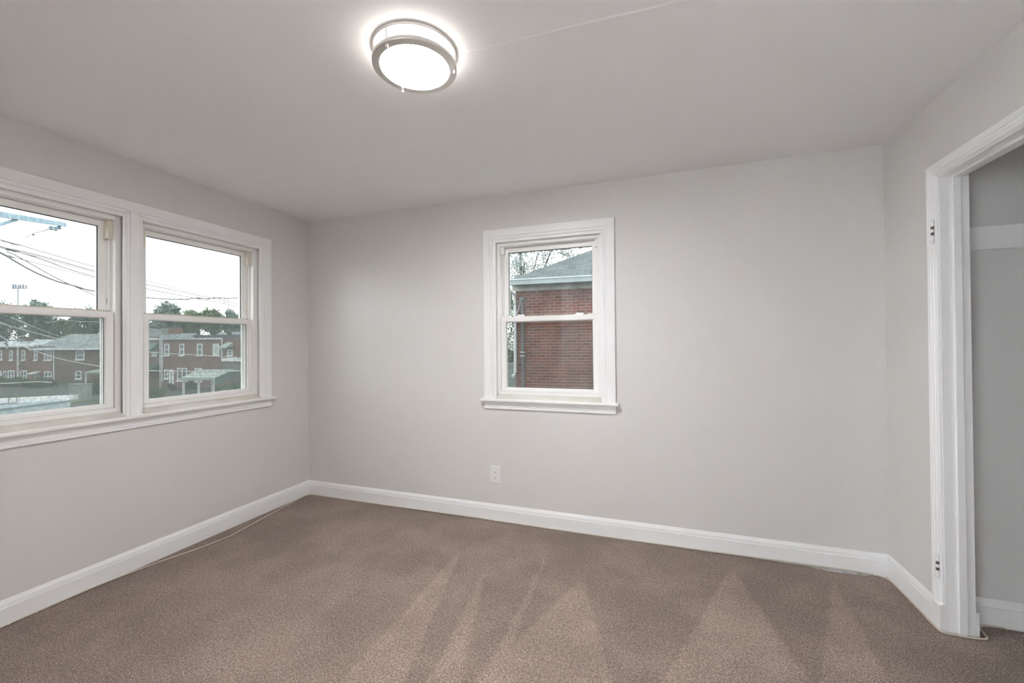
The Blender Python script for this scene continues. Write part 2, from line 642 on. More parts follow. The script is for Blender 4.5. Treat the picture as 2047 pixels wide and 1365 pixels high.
# hall added behind the viewpoint to fill the room with light
HX0, HX1, HY = -3.4, 0.55, -2.35
tag(MB().box(HX0 - 0.1, HX1 + 0.1, HY - 0.1, YF - 0.1, -0.12, 0).build('floor_added_hall', M_CARPET), 'carpet of the added hall behind the viewpoint', 'floor', kind='structure')
tag(MB().box(HX0 - 0.1, HX1 + 0.1, HY - 0.1, YF - 0.1, H, H + 0.1).build('ceiling_added_hall', M_HALL), 'white ceiling of the added hall behind the viewpoint', 'ceiling', kind='structure')
tag(MB().box(HX0, HX1, HY - 0.1, HY, 0, H).build('wall_added_hall_rear', M_HALL), 'white rear wall of the added hall behind the viewpoint', 'wall', kind='structure')
tag(MB().box(HX0 - 0.1, HX0, HY, YF - 0.1, 0, H).build('wall_added_hall_left', M_HALL), 'white left wall of the added hall behind the viewpoint', 'wall', kind='structure')
tag(MB().box(HX1, HX1 + 0.1, HY, YF - 0.1, 0, H).build('wall_added_hall_right', M_HALL_D), 'dark right wall of the added hall, dimming light on the left wall', 'wall', kind='structure')
# closet interior
tag(MB().box(XR + 0.10, XR + 0.85, 2.55, 2.62, 0, H).build('wall_closet_end', M_CLOSET), 'grey closet end wall seen through the doorway', 'wall', kind='structure')
tag(MB().box(XR + 0.80, XR + 0.90, 1.40, 2.55, 0, H).build('wall_closet_rear', M_CLOSET), 'grey rear wall inside the closet', 'wall', kind='structure')
tag(MB().box(XR + 0.10, XR + 0.90, 1.33, 1.40, 0, H).build('wall_closet_near', M_CLOSET), 'grey near wall inside the closet', 'wall', kind='structure')

# baseboards
BB = [(0.0, 0.016), (0.086, 0.016), (0.088, 0.0125), (0.092, 0.0125), (0.104, 0.011), (0.116, 0.005), (0.121, 0.003), (0.122, 0.0), (0.0, 0.0)]


def baseboard(name, fn, u0, u1, m0, m1, label):
    """m0, m1: mitre sense at each end (+1 shortens with thickness, 0 square)."""
    rows = [[(u0 + m0 * t, -t, z) for z, t in BB], [(u1 - m1 * t, -t, z) for z, t in BB]]
    return tag(MB(fn).sweep(rows).build(name, M_TRIM), label, 'baseboard', kind='structure')


baseboard('baseboard_left', FL, YF, YB, 0, 1, 'white baseboard along the window wall')
baseboard('baseboard_back', FB, XL, XR, 1, 1, 'white baseboard along the far wall')
baseboard('baseboard_right', FR, 2.483, YB, 0, 1, 'short white baseboard between corner and closet doorway')
FCE = lambda u, d, z: Vector((u, 2.55 + d, z))
baseboard('baseboard_closet', FCE, XR + 0.10, XR + 0.80, 0, 0, 'white baseboard inside the closet')
tag(MB(FCE).box(XR + 0.10, XR + 0.80, -0.018, 0, 1.747, 1.854).build('trim_3', M_TRIM, bevel=0.002),
    'white shelf cleat board on the closet end wall', 'trim', kind='structure')

# ------------------------------------------------------------------ window casings, stools, aprons
CAS = [(0.0, 0.0), (0.0, 0.017), (0.003, 0.020), (0.012, 0.020), (0.013, 0.0191), (0.0145, 0.0191), (0.0155, 0.020),
       (0.026, 0.020), (0.027, 0.0191), (0.0285, 0.0191), (0.0295, 0.020), (0.040, 0.020), (0.041, 0.0191), (0.0425, 0.0191),
       (0.0435, 0.020), (0.053, 0.020), (0.056, 0.013), (0.063, 0.013), (0.066, 0.0155), (0.072, 0.0155), (0.076, 0.008),
       (0.082, 0.006), (0.097, 0.006), (0.097, 0.0)]
Z_STOOL, Z_CAS = 0.918, 2.186


def leg(fn, u, sgn, z0, z1, prof, name, parent, mitre=True):
    rows = [[(u + sgn * s, -t, z0) for s, t in prof], [(u + sgn * s, -t, z1 - (s if mitre else 0)) for s, t in prof]]
    return MB(fn).sweep(rows).build(name, M_TRIM, parent)


def head(fn, u0, u1, zt, prof, name, parent):
    rows = [[(u0 + s, -t, zt - s) for s, t in prof], [(u1 - s, -t, zt - s) for s, t in prof]]
    return MB(fn).sweep(rows).build(name, M_TRIM, parent)


def casing(name, fn, u0, u1, centres, label, loc):
    r = root(name, loc, label, 'window trim', kind='structure')
    head(fn, u0, u1, Z_CAS, CAS, 'head_casing', r)
    leg(fn, u0, 1, Z_STOOL, Z_CAS, CAS, 'side_casing', r)
    leg(fn, u1, -1, Z_STOOL, Z_CAS, CAS, 'side_casing', r)
    for a, b in zip(centres[:-1], centres[1:]):
        c = (a + b) / 2
        prof = []
        for s, t in [(0.0, 0.020), (0.006, 0.020), (0.007, 0.0191), (0.0085, 0.0191), (0.0095, 0.020), (0.0185, 0.020), (0.0215, 0.013), (0.0285, 0.013),
                     (0.0315, 0.0155), (0.0370, 0.0155), (0.0405, 0.008), (0.0490, 0.006), (0.0490, 0.0)]:
            prof.append((s, t))
        full = [(-s, t) for s, t in reversed(prof)] + prof[1:]
        z1 = Z_CAS - 0.060
        rows = [[(c + s, -t, Z_STOOL) for s, t in full], [(c + s, -t, z1) for s, t in full]]
        MB(fn).sweep(rows).build('mullion_casing', M_TRIM, r)
        MB(fn).box(c - 0.031, c + 0.031, 0.0, 0.19, 0.905, 2.098).build('mullion_post', M_VINYL, r)
    st = MB(fn)
    st.hexa([(u0 - 0.020, -0.052, 0.900), (u1 + 0.020, -0.052, 0.900), (u1 + 0.020, 0.0, 0.900), (u0 - 0.020, 0.0, 0.900),
             (u0 - 0.020, -0.052, 0.918), (u1 + 0.020, -0.052, 0.918), (u1 + 0.020, 0.0, 0.918), (u0 - 0.020, 0.0, 0.918)])
    st.build('window_stool', M_VINYL, r, bevel=0.004)
    for c in centres:
        a, b = c - 0.3875, c + 0.3875
        MB(fn).hexa([(a, -0.040, 0.9165), (b, -0.040, 0.9165), (b, 0.0235, 0.9165), (a, 0.0235, 0.9165),
                     (a, -0.040, 0.9185), (b, -0.040, 0.9185), (b, 0.0235, 0.9470), (a, 0.0235, 0.9470)]).build('stool_return', M_STOOL, r, label='grimy beige sloping inner sill')
    ap = [(0.0, 0.0), (0.0, 0.014), (0.030, 0.014), (0.032, 0.011), (0.035, 0.011), (0.037, 0.015), (0.043, 0.015), (0.045, 0.012),
          (0.048, 0.012), (0.050, 0.016), (0.057, 0.016), (0.060, 0.013), (0.060, 0.0)]
    rows = [[(u0, -t, 0.8995 - s) for s, t in ap], [(u1, -t, 0.8995 - s) for s, t in ap]]
    MB(fn).sweep(rows).build('apron', M_TRIM, r)
    return r


casing('trim_1', FL, UC1 - 0.494, UC2 + 0.494, [UC1, UC2], 'white reeded casing around the pair of windows on the left wall', (XL, (UC1 + UC2) / 2, 0.84))
casing('trim_2', FB, UC3 - 0.485, UC3 + 0.485, [UC3], 'white reeded casing around the single window on the far wall', (UC3, YB, 0.84))


# ------------------------------------------------------------------ double-hung windows
def window(name, fn, c, label, north):
    p = fn(c, 0.03, 0.918)
    r = root(name, p, label, 'window', kind='structure')
    hw = 0.366
    fr = MB(fn)
    fr.ring(c - 0.403, c + 0.403, 0.9185, 2.098, 0.403 - hw, 0.403 - hw, 0.0515, 0.033, 0.024, 0.15)
    fr.build('window_frame', M_VINYL, r, bevel=0.0015)
    glass = M_GLASS_N if north else M_GLASS
    # lower sash
    lo = MB(fn)
    a, b, z0, z1 = c - hw + 0.0015, c + hw - 0.0015, 0.9715, 1.528
    lo.ring(a, b, z0, z1, 0.034, 0.034, 0.021, 0.033, 0.038, 0.076)
    lo.ring(a + 0.034, b - 0.034, z0 + 0.021, z1 - 0.033, 0.005, 0.005, 0.004, 0.005, 0.046, 0.070)
    sash = lo.build('lower_sash', M_VINYL, r, bevel=0.001)
    MB(fn).box(a + 0.037, b - 0.037, 0.055, 0.059, z0 + 0.023, z1 - 0.036).build('glass_pane', glass, sash)
    g = MB(fn).ring(a + 0.0385, b - 0.0385, z0 + 0.0245, z1 - 0.0375, 0.0018, 0.0018, 0.0012, 0.0018, 0.050, 0.0545)
    g.build('gasket', M_GASKET, sash, label='thin dark glazing gasket')
    # upper sash
    up = MB(fn)
    y0, y1 = 1.492, 2.061
    up.ring(a, b, y0, y1, 0.046, 0.046, 0.036, 0.035, 0.086, 0.122)
    sash2 = up.build('upper_sash', M_VINYL, r, bevel=0.001)
    MB(fn).box(a + 0.045, b - 0.045, 0.103, 0.107, y0 + 0.035, y1 - 0.034).build('glass_pane', glass, sash2)
    g = MB(fn).ring(a + 0.046, b - 0.046, y0 + 0.036, y1 - 0.035, 0.003, 0.003, 0.001, 0.003, 0.094, 0.102)
    g.build('gasket', M_GASKET, sash2, label='thin dark glazing gasket')
    MB(fn).box(a + 0.001, b - 0.001, 0.0775, 0.0855, 1.522, 1.538).build('weatherstrip', M_PILE, sash2, label='dusty tan weatherstrip on the meeting rail')
    for s in (-1, 1):
        u = c + s * (hw - 0.012)
        bc = MB(fn).box(u - 0.0115, u + 0.0115, 0.048, 0.084, 1.955 if not north else 2.010, 2.0645)
        bc.build('balance_cover', M_TAN if not north else M_VINYL, r, bevel=0.001, label='plastic balance cover in the upper track')
        MB(fn).box(u - 0.002, u + 0.002, 0.060, 0.066, 1.54, 1.955 if not north else 2.010).build('balance_cord', M_VINYL, r)
    if north:
        for s in (-1, 1):
            u = c + s * 0.223
            k = MB(fn)
            k.hexa([(u - 0.036, 0.046, 1.528), (u + 0.036, 0.046, 1.528), (u + 0.036, 0.070, 1.528), (u - 0.036, 0.070, 1.528),
                    (u - 0.026, 0.048, 1.537), (u + 0.026, 0.048, 1.537), (u + 0.026, 0.068, 1.537), (u - 0.026, 0.068, 1.537)])
            lk = k.build('sash_lock', M_PLATE, sash, bevel=0.002)
            k = MB(fn)
            k.hexa([(u - 0.018, 0.050, 1.537), (u + 0.040, 0.050, 1.537), (u + 0.040, 0.064, 1.537), (u - 0.018, 0.064, 1.537),
                    (u - 0.014, 0.051, 1.547), (u + 0.036, 0.051, 1.545), (u + 0.036, 0.063, 1.545), (u - 0.014, 0.063, 1.547)])
            k.build('lock_lever', M_PLATE, lk, bevel=0.002)
            u = c + s * 0.326
            MB(fn).box(u - 0.037, u + 0.037, 0.045, 0.072, 1.528, 1.5385).build('tilt_latch', M_PLATE, sash, bevel=0.002)
    else:
        for s in (-1, 1):
            u = c + s * (hw - 0.012)
            MB(fn).box(u - 0.003, u + 0.003, 0.082, 0.0862, 1.575, 1.612).build('vent_stop', M_TAN, sash2, label='yellowed vent stop on the sash stile')
    # insect screen outside the lower half
    sf = MB(fn).ring(c - hw + 0.001, c + hw - 0.001, 0.9705, 1.530, 0.016, 0.016, 0.012, 0.012, 0.128, 0.138)
    scr = sf.build('screen_frame', M_VINYL, r)
    MB(fn).box(c - hw + 0.016, c + hw - 0.016, 0.1325, 0.1335, 0.982, 1.519).build('insect_screen', M_SCREEN_N if north else M_SCREEN, scr)
    return r


window('window_1', FL, UC1, 'left double hung window of the pair, cut by the frame edge', False)
window('window_2', FL, UC2, 'right double hung window of the pair, nearer the corner', False)
window('window_3', FB, UC3, 'single double hung window facing a brick house', True)

# ------------------------------------------------------------------ closet doorway
JY = 2.420
door = root('door_1', (XR, 2.0, 0), 'white cased closet doorway without a door on the right wall', 'doorway', kind='structure')
DC = [(0.0, 0.0), (0.0, 0.016), (0.003, 0.019), (0.011, 0.019), (0.013, 0.017), (0.016, 0.017), (0.018, 0.019), (0.024, 0.019), (0.027, 0.015), (0.032, 0.015),
      (0.034, 0.017), (0.040, 0.017), (0.043, 0.012), (0.048, 0.012), (0.050, 0.014), (0.053, 0.013), (0.056, 0.009), (0.0575, 0.005), (0.0575, 0.0)]
OY0, OY1, OZ = 1.555, 2.480, 2.135
rows = [[(OY1 - s, -t, 0.12) for s, t in DC], [(OY1 - s, -t, OZ - s) for s, t in DC]]
MB(FR).sweep(rows).build('side_casing', M_TRIM, door)
rows = [[(OY0 + s, -t, 0.0) for s, t in DC], [(OY0 + s, -t, OZ - s) for s, t in DC]]
MB(FR).sweep(rows).build('side_casing', M_TRIM, door)
rows = [[(OY0 + s, -t, OZ - s) for s, t in DC], [(OY1 - s, -t, OZ - s) for s, t in DC]]
MB(FR).sweep(rows).build('head_casing', M_TRIM, door)
pb = MB(FR)
pb.hexa([(2.4195, -0.021, 0), (2.484, -0.021, 0), (2.484, 0, 0), (2.4195, 0, 0),
         (2.4195, -0.021, 0.118), (2.484, -0.021, 0.118), (2.484, 0, 0.132), (2.4195, 0, 0.132)])
pb.build('plinth_block', M_TRIM, door, bevel=0.002)
MB(FR).box(JY, DY1 + 0.004, 0.0, 0.106, 0, 2.072).build('side_jamb', M_TRIM, door, bevel=0.001)
MB(FR).box(DY0 - 0.004, 1.615, 0.0, 0.106, 0, 2.072).build('side_jamb', M_TRIM, door, bevel=0.001)
MB(FR).box(DY0 - 0.004, DY1 + 0.004, 0.0, 0.106, 2.072, 2.090).build('head_jamb', M_TRIM, door, bevel=0.001)
MB(FR).box(JY - 0.011, JY, 0.044, 0.073, 0, 2.072).build('door_stop', M_TRIM, door, bevel=0.002)
MB(FR).box(1.615, 1.626, 0.044, 0.073, 0, 2.072).build('door_stop', M_TRIM, door, bevel=0.002)
MB(FR).box(1.626, JY - 0.011, 0.044, 0.073, 2.061, 2.072).build('door_stop', M_TRIM, door, bevel=0.002)
MB(FR).box(JY + 0.003, 2.436, 0.106, 0.121, 0, 0.108).build('closet_plinth', M_TRIM, door, bevel=0.003)
# painted-over hinge halves left on the casing edge
for zc in (1.828, 0.292):
    hx, hy = -0.0190, JY + 0.013
    hb = MB(FR)
    rr = 0.0082
    for k, (za, zb) in enumerate(((-0.046, -0.020), (-0.006, 0.008), (0.022, 0.046))):
        hb.tube([tuple((hy, hx, zc + za)), tuple((hy, hx, zc + zb))], rr, 12)
    hinge = hb.build('hinge_barrel', M_TRIM, door, smooth=40)
    pin = MB(FR).tube([(hy, hx, zc - 0.020), (hy, hx, zc + 0.022)], 0.0060, 10)
    pin.build('hinge_pin', M_STEEL, hinge, smooth=40, label='bare dark steel hinge pin')
    tip = MB(FR)
    for s in (-1, 1):
        tip.tube([(hy, hx, zc + s * 0.046), (hy, hx, zc + s * 0.049), (hy, hx, zc + s * 0.054), (hy, hx, zc + s * 0.056)], [0.006, 0.0088, 0.007, 0.003], 12)
    tip.build('hinge_tip', M_TRIM, hinge, smooth=40)
    lf = MB(FR).box(JY - 0.0008, JY + 0.0002, 0.001, 0.030, zc - 0.048, zc + 0.048)
    lf.build('hinge_leaf', M_TRIM, hinge)

# ------------------------------------------------------------------ ceiling lamp
LX, LY = -0.857, 1.360
lamp = root('ceiling_light', (LX, LY, H), 'round brushed nickel flush ceiling light, switched on', 'ceiling light')
MB().lathe(LX, LY, [(0.150, H), (0.157, H - 0.001), (0.158, H - 0.004), (0.158, H - 0.011), (0.156, H - 0.013), (0.146, H - 0.013), (0.146, H)], 96, closed=True).build('ceiling_ring', M_NICKEL, lamp, smooth=35)
MB().lathe(LX, LY, [(0.145, H), (0.145, H - 0.012), (0.140, H - 0.016), (0.100, H - 0.016), (0.100, H)], 64, closed=True).build('mounting_pan', M_TRIM, lamp, smooth=35)
dif = MB().lathe(LX, LY, [(0.1395, H - 0.0165), (0.1395, H - 0.052), (0.133, H - 0.0600)], 96).build('diffuser_drum', M_DIFF_S, lamp, smooth=35, label='glowing frosted drum side')
MB().lathe(LX, LY, [(0.1325, H - 0.0603), (0.125, H - 0.0615)], 96).build('diffuser', M_DIFF, lamp, smooth=35, label='glowing white frosted diffuser face')
MB().lathe(LX, LY, [(0.156, H - 0.050), (0.1575, H - 0.052), (0.1575, H - 0.062), (0.156, H - 0.064), (0.131, H - 0.066), (0.1295, H - 0.065), (0.1295, H - 0.063), (0.141, H - 0.062), (0.141, H - 0.052), (0.142, H - 0.050)], 96, closed=True).build('lower_ring', M_NICKEL, lamp, smooth=35)
for ang in (-98, 22, 142):
    a = math.radians(ang)
    px, py = LX + 0.1505 * math.cos(a), LY + 0.1505 * math.sin(a)
    post = MB().tube([(px, py, H - 0.012), (px, py, H - 0.051)], 0.0030, 12).build('post', M_NICKEL, lamp, smooth=35)
    MB().tube([(px, py, H - 0.063), (px, py, H - 0.067), (px, py, H - 0.0675), (px, py, H - 0.0745), (px, py, H - 0.077)], [0.0028, 0.0028, 0.0052, 0.0056, 0.0035], 14).build('finial', M_NICKEL, post, smooth=50)

hall = root('ceiling_light', (-2.75, -1.5, H), 'round flush fill light in the added hall behind the viewpoint', 'ceiling light')  # lamp added out of view to brighten the room
MB().lathe(-2.75, -1.5, [(0.17, H), (0.17, H - 0.02), (0.165, H - 0.024), (0.15, H - 0.024), (0.15, H)], 64, closed=True).build('ceiling_ring', M_NICKEL, hall, smooth=35)
MB().lathe(-2.75, -1.5, [(0.149, H - 0.020), (0.145, H - 0.045), (0.12, H - 0.060)], 64).build('diffuser', M_DIFF_H, hall, smooth=35)

# ------------------------------------------------------------------ outlet
OX, OZC = -1.148, 0.341
out = root('wall_outlet', (OX, YB, OZC), 'white duplex outlet plate low on the far wall under the window', 'outlet')
MB(FB).hexa([(OX - 0.044, 0, OZC - 0.066), (OX + 0.044, 0, OZC - 0.066), (OX + 0.044, 0, OZC + 0.066), (OX - 0.044, 0, OZC + 0.066),
             (OX - 0.040, -0.006, OZC - 0.062), (OX + 0.040, -0.006, OZC - 0.062), (OX + 0.040, -0.006, OZC + 0.062), (OX - 0.040, -0.006, OZC + 0.062)]).build('cover_plate', M_PLATE, out)
for s in (-1, 1):
    zc = OZC + s * 0.0195
    m = MB(FB)
    pts = []
    for k in range(24):
        a = k * math.pi / 12
        pts.append((OX + 0.0172 * math.cos(a), max(-0.0135, min(0.0135, 0.0172 * math.sin(a)))))
    for (u, z), (u2, z2) in zip(pts, pts[1:] + pts[:1]):
        m.poly([(u, -0.006, zc + z), (u2, -0.006, zc + z2), (u2, -0.0078, zc + z2), (u, -0.0078, zc + z)])
    m.poly([(u, -0.0078, zc + z) for u, z in pts])
    rc = m.build('receptacle', M_PLATE, out)
    MB(FB).box(OX - 0.0075, OX - 0.0050, -0.0082, -0.0076, zc - 0.001, zc + 0.0085).build('slot', M_SLOT, rc, label='dark blade slot')
    MB(FB).box(OX + 0.0050, OX + 0.0072, -0.0082, -0.0076, zc + 0.0005, zc + 0.0080).build('slot', M_SLOT, rc, label='dark blade slot')
    MB(lambda u, d, z: FB(OX + u, d, zc - 0.0065 + z)).tube([(0, -0.0076, 0), (0, -0.0082, 0)], 0.0028, 12).build('ground_hole', M_SLOT, rc, label='dark round ground hole')
MB(lambda u, d, z: FB(OX + u, d, OZC + z)).tube([(0, -0.006, 0), (0, -0.0085, 0)], 0.0032, 12).build('plate_screw', M_PLATE, out)

# ------------------------------------------------------------------ cable along the baseboards
cab = [(-2.926, 0.30, 0.006), (-2.927, 1.04, 0.006), (-2.927, 1.22, 0.006), (-2.922, 1.43, 0.006), (-2.890, 1.66, 0.005), (-2.832, 1.88, 0.005), (-2.806, 2.05, 0.005),
       (-2.812, 2.12, 0.005), (-2.850, 2.34, 0.005), (-2.893, 2.60, 0.005), (-2.916, 2.76, 0.006), (-2.915, 2.84, 0.007), (-2.89, 2.868, 0.007), (-2.80, 2.876, 0.005),
       (-2.40, 2.8765, 0.004), (-2.0, 2.8765, 0.005), (-1.39, 2.8765, 0.008), (-1.14, 2.8765, 0.006), (-0.4, 2.8765, 0.004), (0.2, 2.8765, 0.006), (0.55, 2.8765, 0.009),
       (0.83, 2.8765, 0.012), (0.98, 2.8765, 0.013), (1.10, 2.8765, 0.010), (1.155, 2.874, 0.007), (1.19, 2.862, 0.006), (1.207, 2.835, 0.006), (1.2095, 2.75, 0.006),
       (1.2095, 2.60, 0.005), (1.2065, 2.50, 0.005), (1.205, 2.44, 0.006), (1.211, 2.408, 0.006), (1.235, 2.402, 0.006), (1.29, 2.399, 0.006), (1.345, 2.405, 0.006),
       (1.372, 2.418, 0.006), (1.380, 2.445, 0.006), (1.385, 2.48, 0.007), (1.405, 2.512, 0.007), (1.44, 2.526, 0.006), (1.50, 2.530, 0.005)]


def smooth_path(p, n=6):
    p = [Vector(q) for q in p]
    o = []
    for i in range(len(p) - 1):
        a, b, c, e = p[max(i - 1, 0)], p[i], p[i + 1], p[min(i + 2, len(p) - 1)]
        for k in range(n):
            t = k / n
            o.append(0.5 * ((2 * b) + (c - a) * t + (2 * a - 5 * b + 4 * c - e) * t * t + (3 * b - a - 3 * c + e) * t ** 3))
    o.append(p[-1])
    return o


tag(MB().tube(smooth_path(cab), 0.0036, 8).build('coaxial_cable', M_CABLE, smooth=60),
    'thin cream cable lying loose along the foot of the baseboards', 'cable')
clip_proto = None
for (x, y, z, rz, lab) in ((-2.9305, 1.075, 0.006, 90, 'small white cable clip at the left picture edge'),
                           (-2.9305, 1.165, 0.006, 90, 'small white cable clip, second from the left picture edge'),
                           (-2.9295, 1.50, 0.006, 90, 'small white cable clip where the cable leaves the window wall'),
                           (-1.39, 2.8795, 0.008, 0, 'small white cable clip on the far baseboard left of the outlet'),
                           (-1.14, 2.8795, 0.006, 0, 'small white cable clip on the far baseboard under the outlet'),
                           (1.155, 2.877, 0.007, 0, 'small white cable clip by the right hand corner')):
    if clip_proto is None:
        c = MB()
        seg = [(math.cos(math.radians(k)), math.sin(math.radians(k))) for k in range(-90, 91, 30)]
        outer = [(-0.0052 * a, 0.0052 * b) for a, b in seg]
        inner = [(-0.0040 * a, 0.0040 * b) for a, b in seg]
        rows = []
        for xx in (-0.004, 0.004):
            rows.append([(xx, q[0] - 0.002, q[1]) for q in outer] + [(xx, q[0] - 0.002, q[1]) for q in reversed(inner)] + [(xx, outer[0][0] - 0.002, outer[0][1])])
        c.sweep(rows)
        c.box(-0.003, 0.003, -0.003, 0.002, 0.0045, 0.0095)
        clip_proto = c.build('cable_clip', M_PLATE)
        o = clip_proto
    else:
        o = clip_proto.copy()
        COL.objects.link(o)
    o.location = (x, y, z)
    o.rotation_euler = (0, 0, math.radians(rz))
    tag(o, lab, 'cable clip', 'cable clips on the baseboards')

pd = MB()
pd.hexa([(0.84, 2.868, 0.0005), (0.93, 2.855, 0.0005), (1.09, 2.858, 0.0005), (1.15, 2.8785, 0.0005),
         (0.84, 2.870, 0.0025), (0.93, 2.857, 0.0025), (1.09, 2.860, 0.0025), (1.15, 2.8785, 0.003)])
tag(pd.build('floor_gap_strip', M_PAD), 'pale sliver of bare floor showing where the carpet stops short', 'floor strip')

# ------------------------------------------------------------------ out of doors
GZ = -3.2
RX, FX = Vector((math.cos(YAW), -math.sin(YAW), 0)), Vector((math.sin(YAW), math.cos(YAW), 0))
VIEW = -YAW                                       # bearing of streets that run square to the sight line


def street(depth):
    o = FX * depth
    return Frame((o.x, o.y), VIEW)


def spot(px, py, depth):
    f = street(depth)
    u, z = f.at(px, py)
    return f(u, 0, z)


TONE = 0.38  # outdoor colours darkened to offset the overbright sky
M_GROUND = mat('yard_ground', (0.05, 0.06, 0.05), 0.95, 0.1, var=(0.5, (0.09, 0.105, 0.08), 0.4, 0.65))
M_BRICK_A = brick_mat('weathered_row_brick', (0.30, 0.155, 0.12), (0.22, 0.115, 0.095), (0.33, 0.28, 0.24))
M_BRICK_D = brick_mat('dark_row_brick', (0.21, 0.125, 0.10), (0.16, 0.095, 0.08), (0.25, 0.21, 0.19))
M_BRICK_N = brick_mat('red_neighbour_brick', (0.30, 0.10, 0.068), (0.15, 0.06, 0.048), (0.56, 0.40, 0.30))
M_SHINGLE = brick_mat('grey_asphalt_shingle', (0.20, 0.235, 0.235), (0.13, 0.16, 0.16), (0.08, 0.10, 0.105), 0.26, 0.10, 0.018)
M_SHINGLE_G = brick_mat('mossy_asphalt_shingle', (0.22, 0.27, 0.24), (0.15, 0.19, 0.17), (0.09, 0.12, 0.10), 0.30, 0.14, 0.02)
M_ROOF = mat('slate_grey_roof', (0.24, 0.29, 0.30), 0.8, 0.2, var=(0.6, (0.31, 0.36, 0.37), 0.4, 0.65))
M_ROOF_D = mat('dark_tar_roof', (0.10, 0.12, 0.125), 0.8, 0.2, var=(0.8, (0.15, 0.17, 0.17), 0.4, 0.65))
M_ROOF_L = mat('silver_coated_roof', (0.55, 0.63, 0.66), 0.6, 0.3, var=(0.5, (0.43, 0.50, 0.53), 0.4, 0.65))
M_ROOF_G = mat('blue_grey_roll_roof', (0.33, 0.43, 0.45), 0.7, 0.2, var=(1.5, (0.24, 0.33, 0.36), 0.4, 0.65))
M_WHITE = mat('outdoor_white_paint', (0.95, 1.0, 1.0), 0.5, 0.3)
M_GUTTER = mat('pale_blue_gutter', (0.76, 0.88, 0.91), 0.4, 0.4, var=(4, (0.66, 0.77, 0.80), 0.4, 0.6))
M_SOFFIT = mat('stained_soffit_board', (0.95, 0.95, 0.90), 0.7, 0.2, var=(5, (0.62, 0.60, 0.55), 0.45, 0.7))
M_PANE = mat('dark_house_pane', (0.10, 0.14, 0.15), 0.15, 0.5)
M_AWN = mat('pale_green_awning', (0.47, 0.56, 0.50), 0.6, 0.3, var=(3, (0.38, 0.47, 0.42), 0.4, 0.6))
M_AWN_D = mat('dark_green_awning', (0.10, 0.19, 0.16), 0.6, 0.3)
M_PIPE = mat('grey_conduit', (0.16, 0.17, 0.165), 0.5, 0.4)
M_WIRE = mat('dark_cable', (0.30, 0.29, 0.31), 0.6, 0.3)
M_WIRE_L = mat('bare_aluminium_wire', (0.72, 0.72, 0.69), 0.5, 0.4)
M_WOOD = mat('hazy_blue_grey_timber', (0.55, 0.78, 0.90), 0.85, 0.2, var=(7, (0.36, 0.54, 0.64), 0.4, 0.65))  # blue grey puts haze into the timber colour
M_BARK = mat('grey_bark', (0.10, 0.085, 0.07), 0.95, 0.1)
M_STONE = mat('pale_garden_wall', (0.36, 0.40, 0.37), 0.9, 0.2, var=(3, (0.27, 0.31, 0.29), 0.4, 0.6))
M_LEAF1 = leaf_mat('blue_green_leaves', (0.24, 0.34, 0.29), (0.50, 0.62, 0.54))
M_LEAF2 = leaf_mat('mid_green_leaves', (0.21, 0.30, 0.19), (0.44, 0.56, 0.34))
M_LEAF3 = leaf_mat('hedge_leaves', (0.045, 0.085, 0.035), (0.12, 0.19, 0.07))
M_LEAF4 = leaf_mat('haze_tinted_leaves', (0.55, 0.68, 0.64), (0.95, 1.0, 0.98))  # bright sky haze is put into these leaf colours
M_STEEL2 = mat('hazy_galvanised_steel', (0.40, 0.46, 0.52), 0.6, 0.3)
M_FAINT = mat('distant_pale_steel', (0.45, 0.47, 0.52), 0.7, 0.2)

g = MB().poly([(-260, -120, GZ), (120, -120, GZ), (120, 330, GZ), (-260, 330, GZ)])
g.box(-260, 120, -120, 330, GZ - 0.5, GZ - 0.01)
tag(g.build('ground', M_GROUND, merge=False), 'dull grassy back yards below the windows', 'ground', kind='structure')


def rect(m, F, x0, x1, y0, y1, d0, d1):
    """Box between two photo corners on the face at depth d0."""
    u0, z1 = F.at(x0, y0, d0)
    u1, z0 = F.at(x1, y1, d0)
    m.box(min(u0, u1), max(u0, u1), min(d0, d1), max(d0, d1), min(z0, z1), max(z0, z1))
    return m


def house_window(F, parent, x0, x1, y0, y1, d=0.0, cols=1, rows=2, pane=None, frame=None, t=0.11):
    u0, z1 = F.at(x0, y0, d)
    u1, z0 = F.at(x1, y1, d)
    m = MB(F).ring(u0, u1, z0, z1, t, t, t, t, d - 0.06, d + 0.02)
    for k in range(1, cols):
        c = u0 + (u1 - u0) * k / cols
        m.box(c - 0.05, c + 0.05, d - 0.05, d + 0.01, z0 + t, z1 - t)
    for k in range(1, rows):
        c = z0 + (z1 - z0) * k / rows
        m.box(u0 + t, u1 - t, d - 0.045, d + 0.01, c - 0.045, c + 0.045)
    m.box(u0 - 0.08, u1 + 0.08, d - 0.14, d, z0 - 0.10, z0)
    w = m.build('window', frame or M_WHITE, parent)
    MB(F).box(u0 + t, u1 - t, d - 0.03, d - 0.005, z0 + t, z1 - t).build('pane', pane or M_PANE, w)
    return w


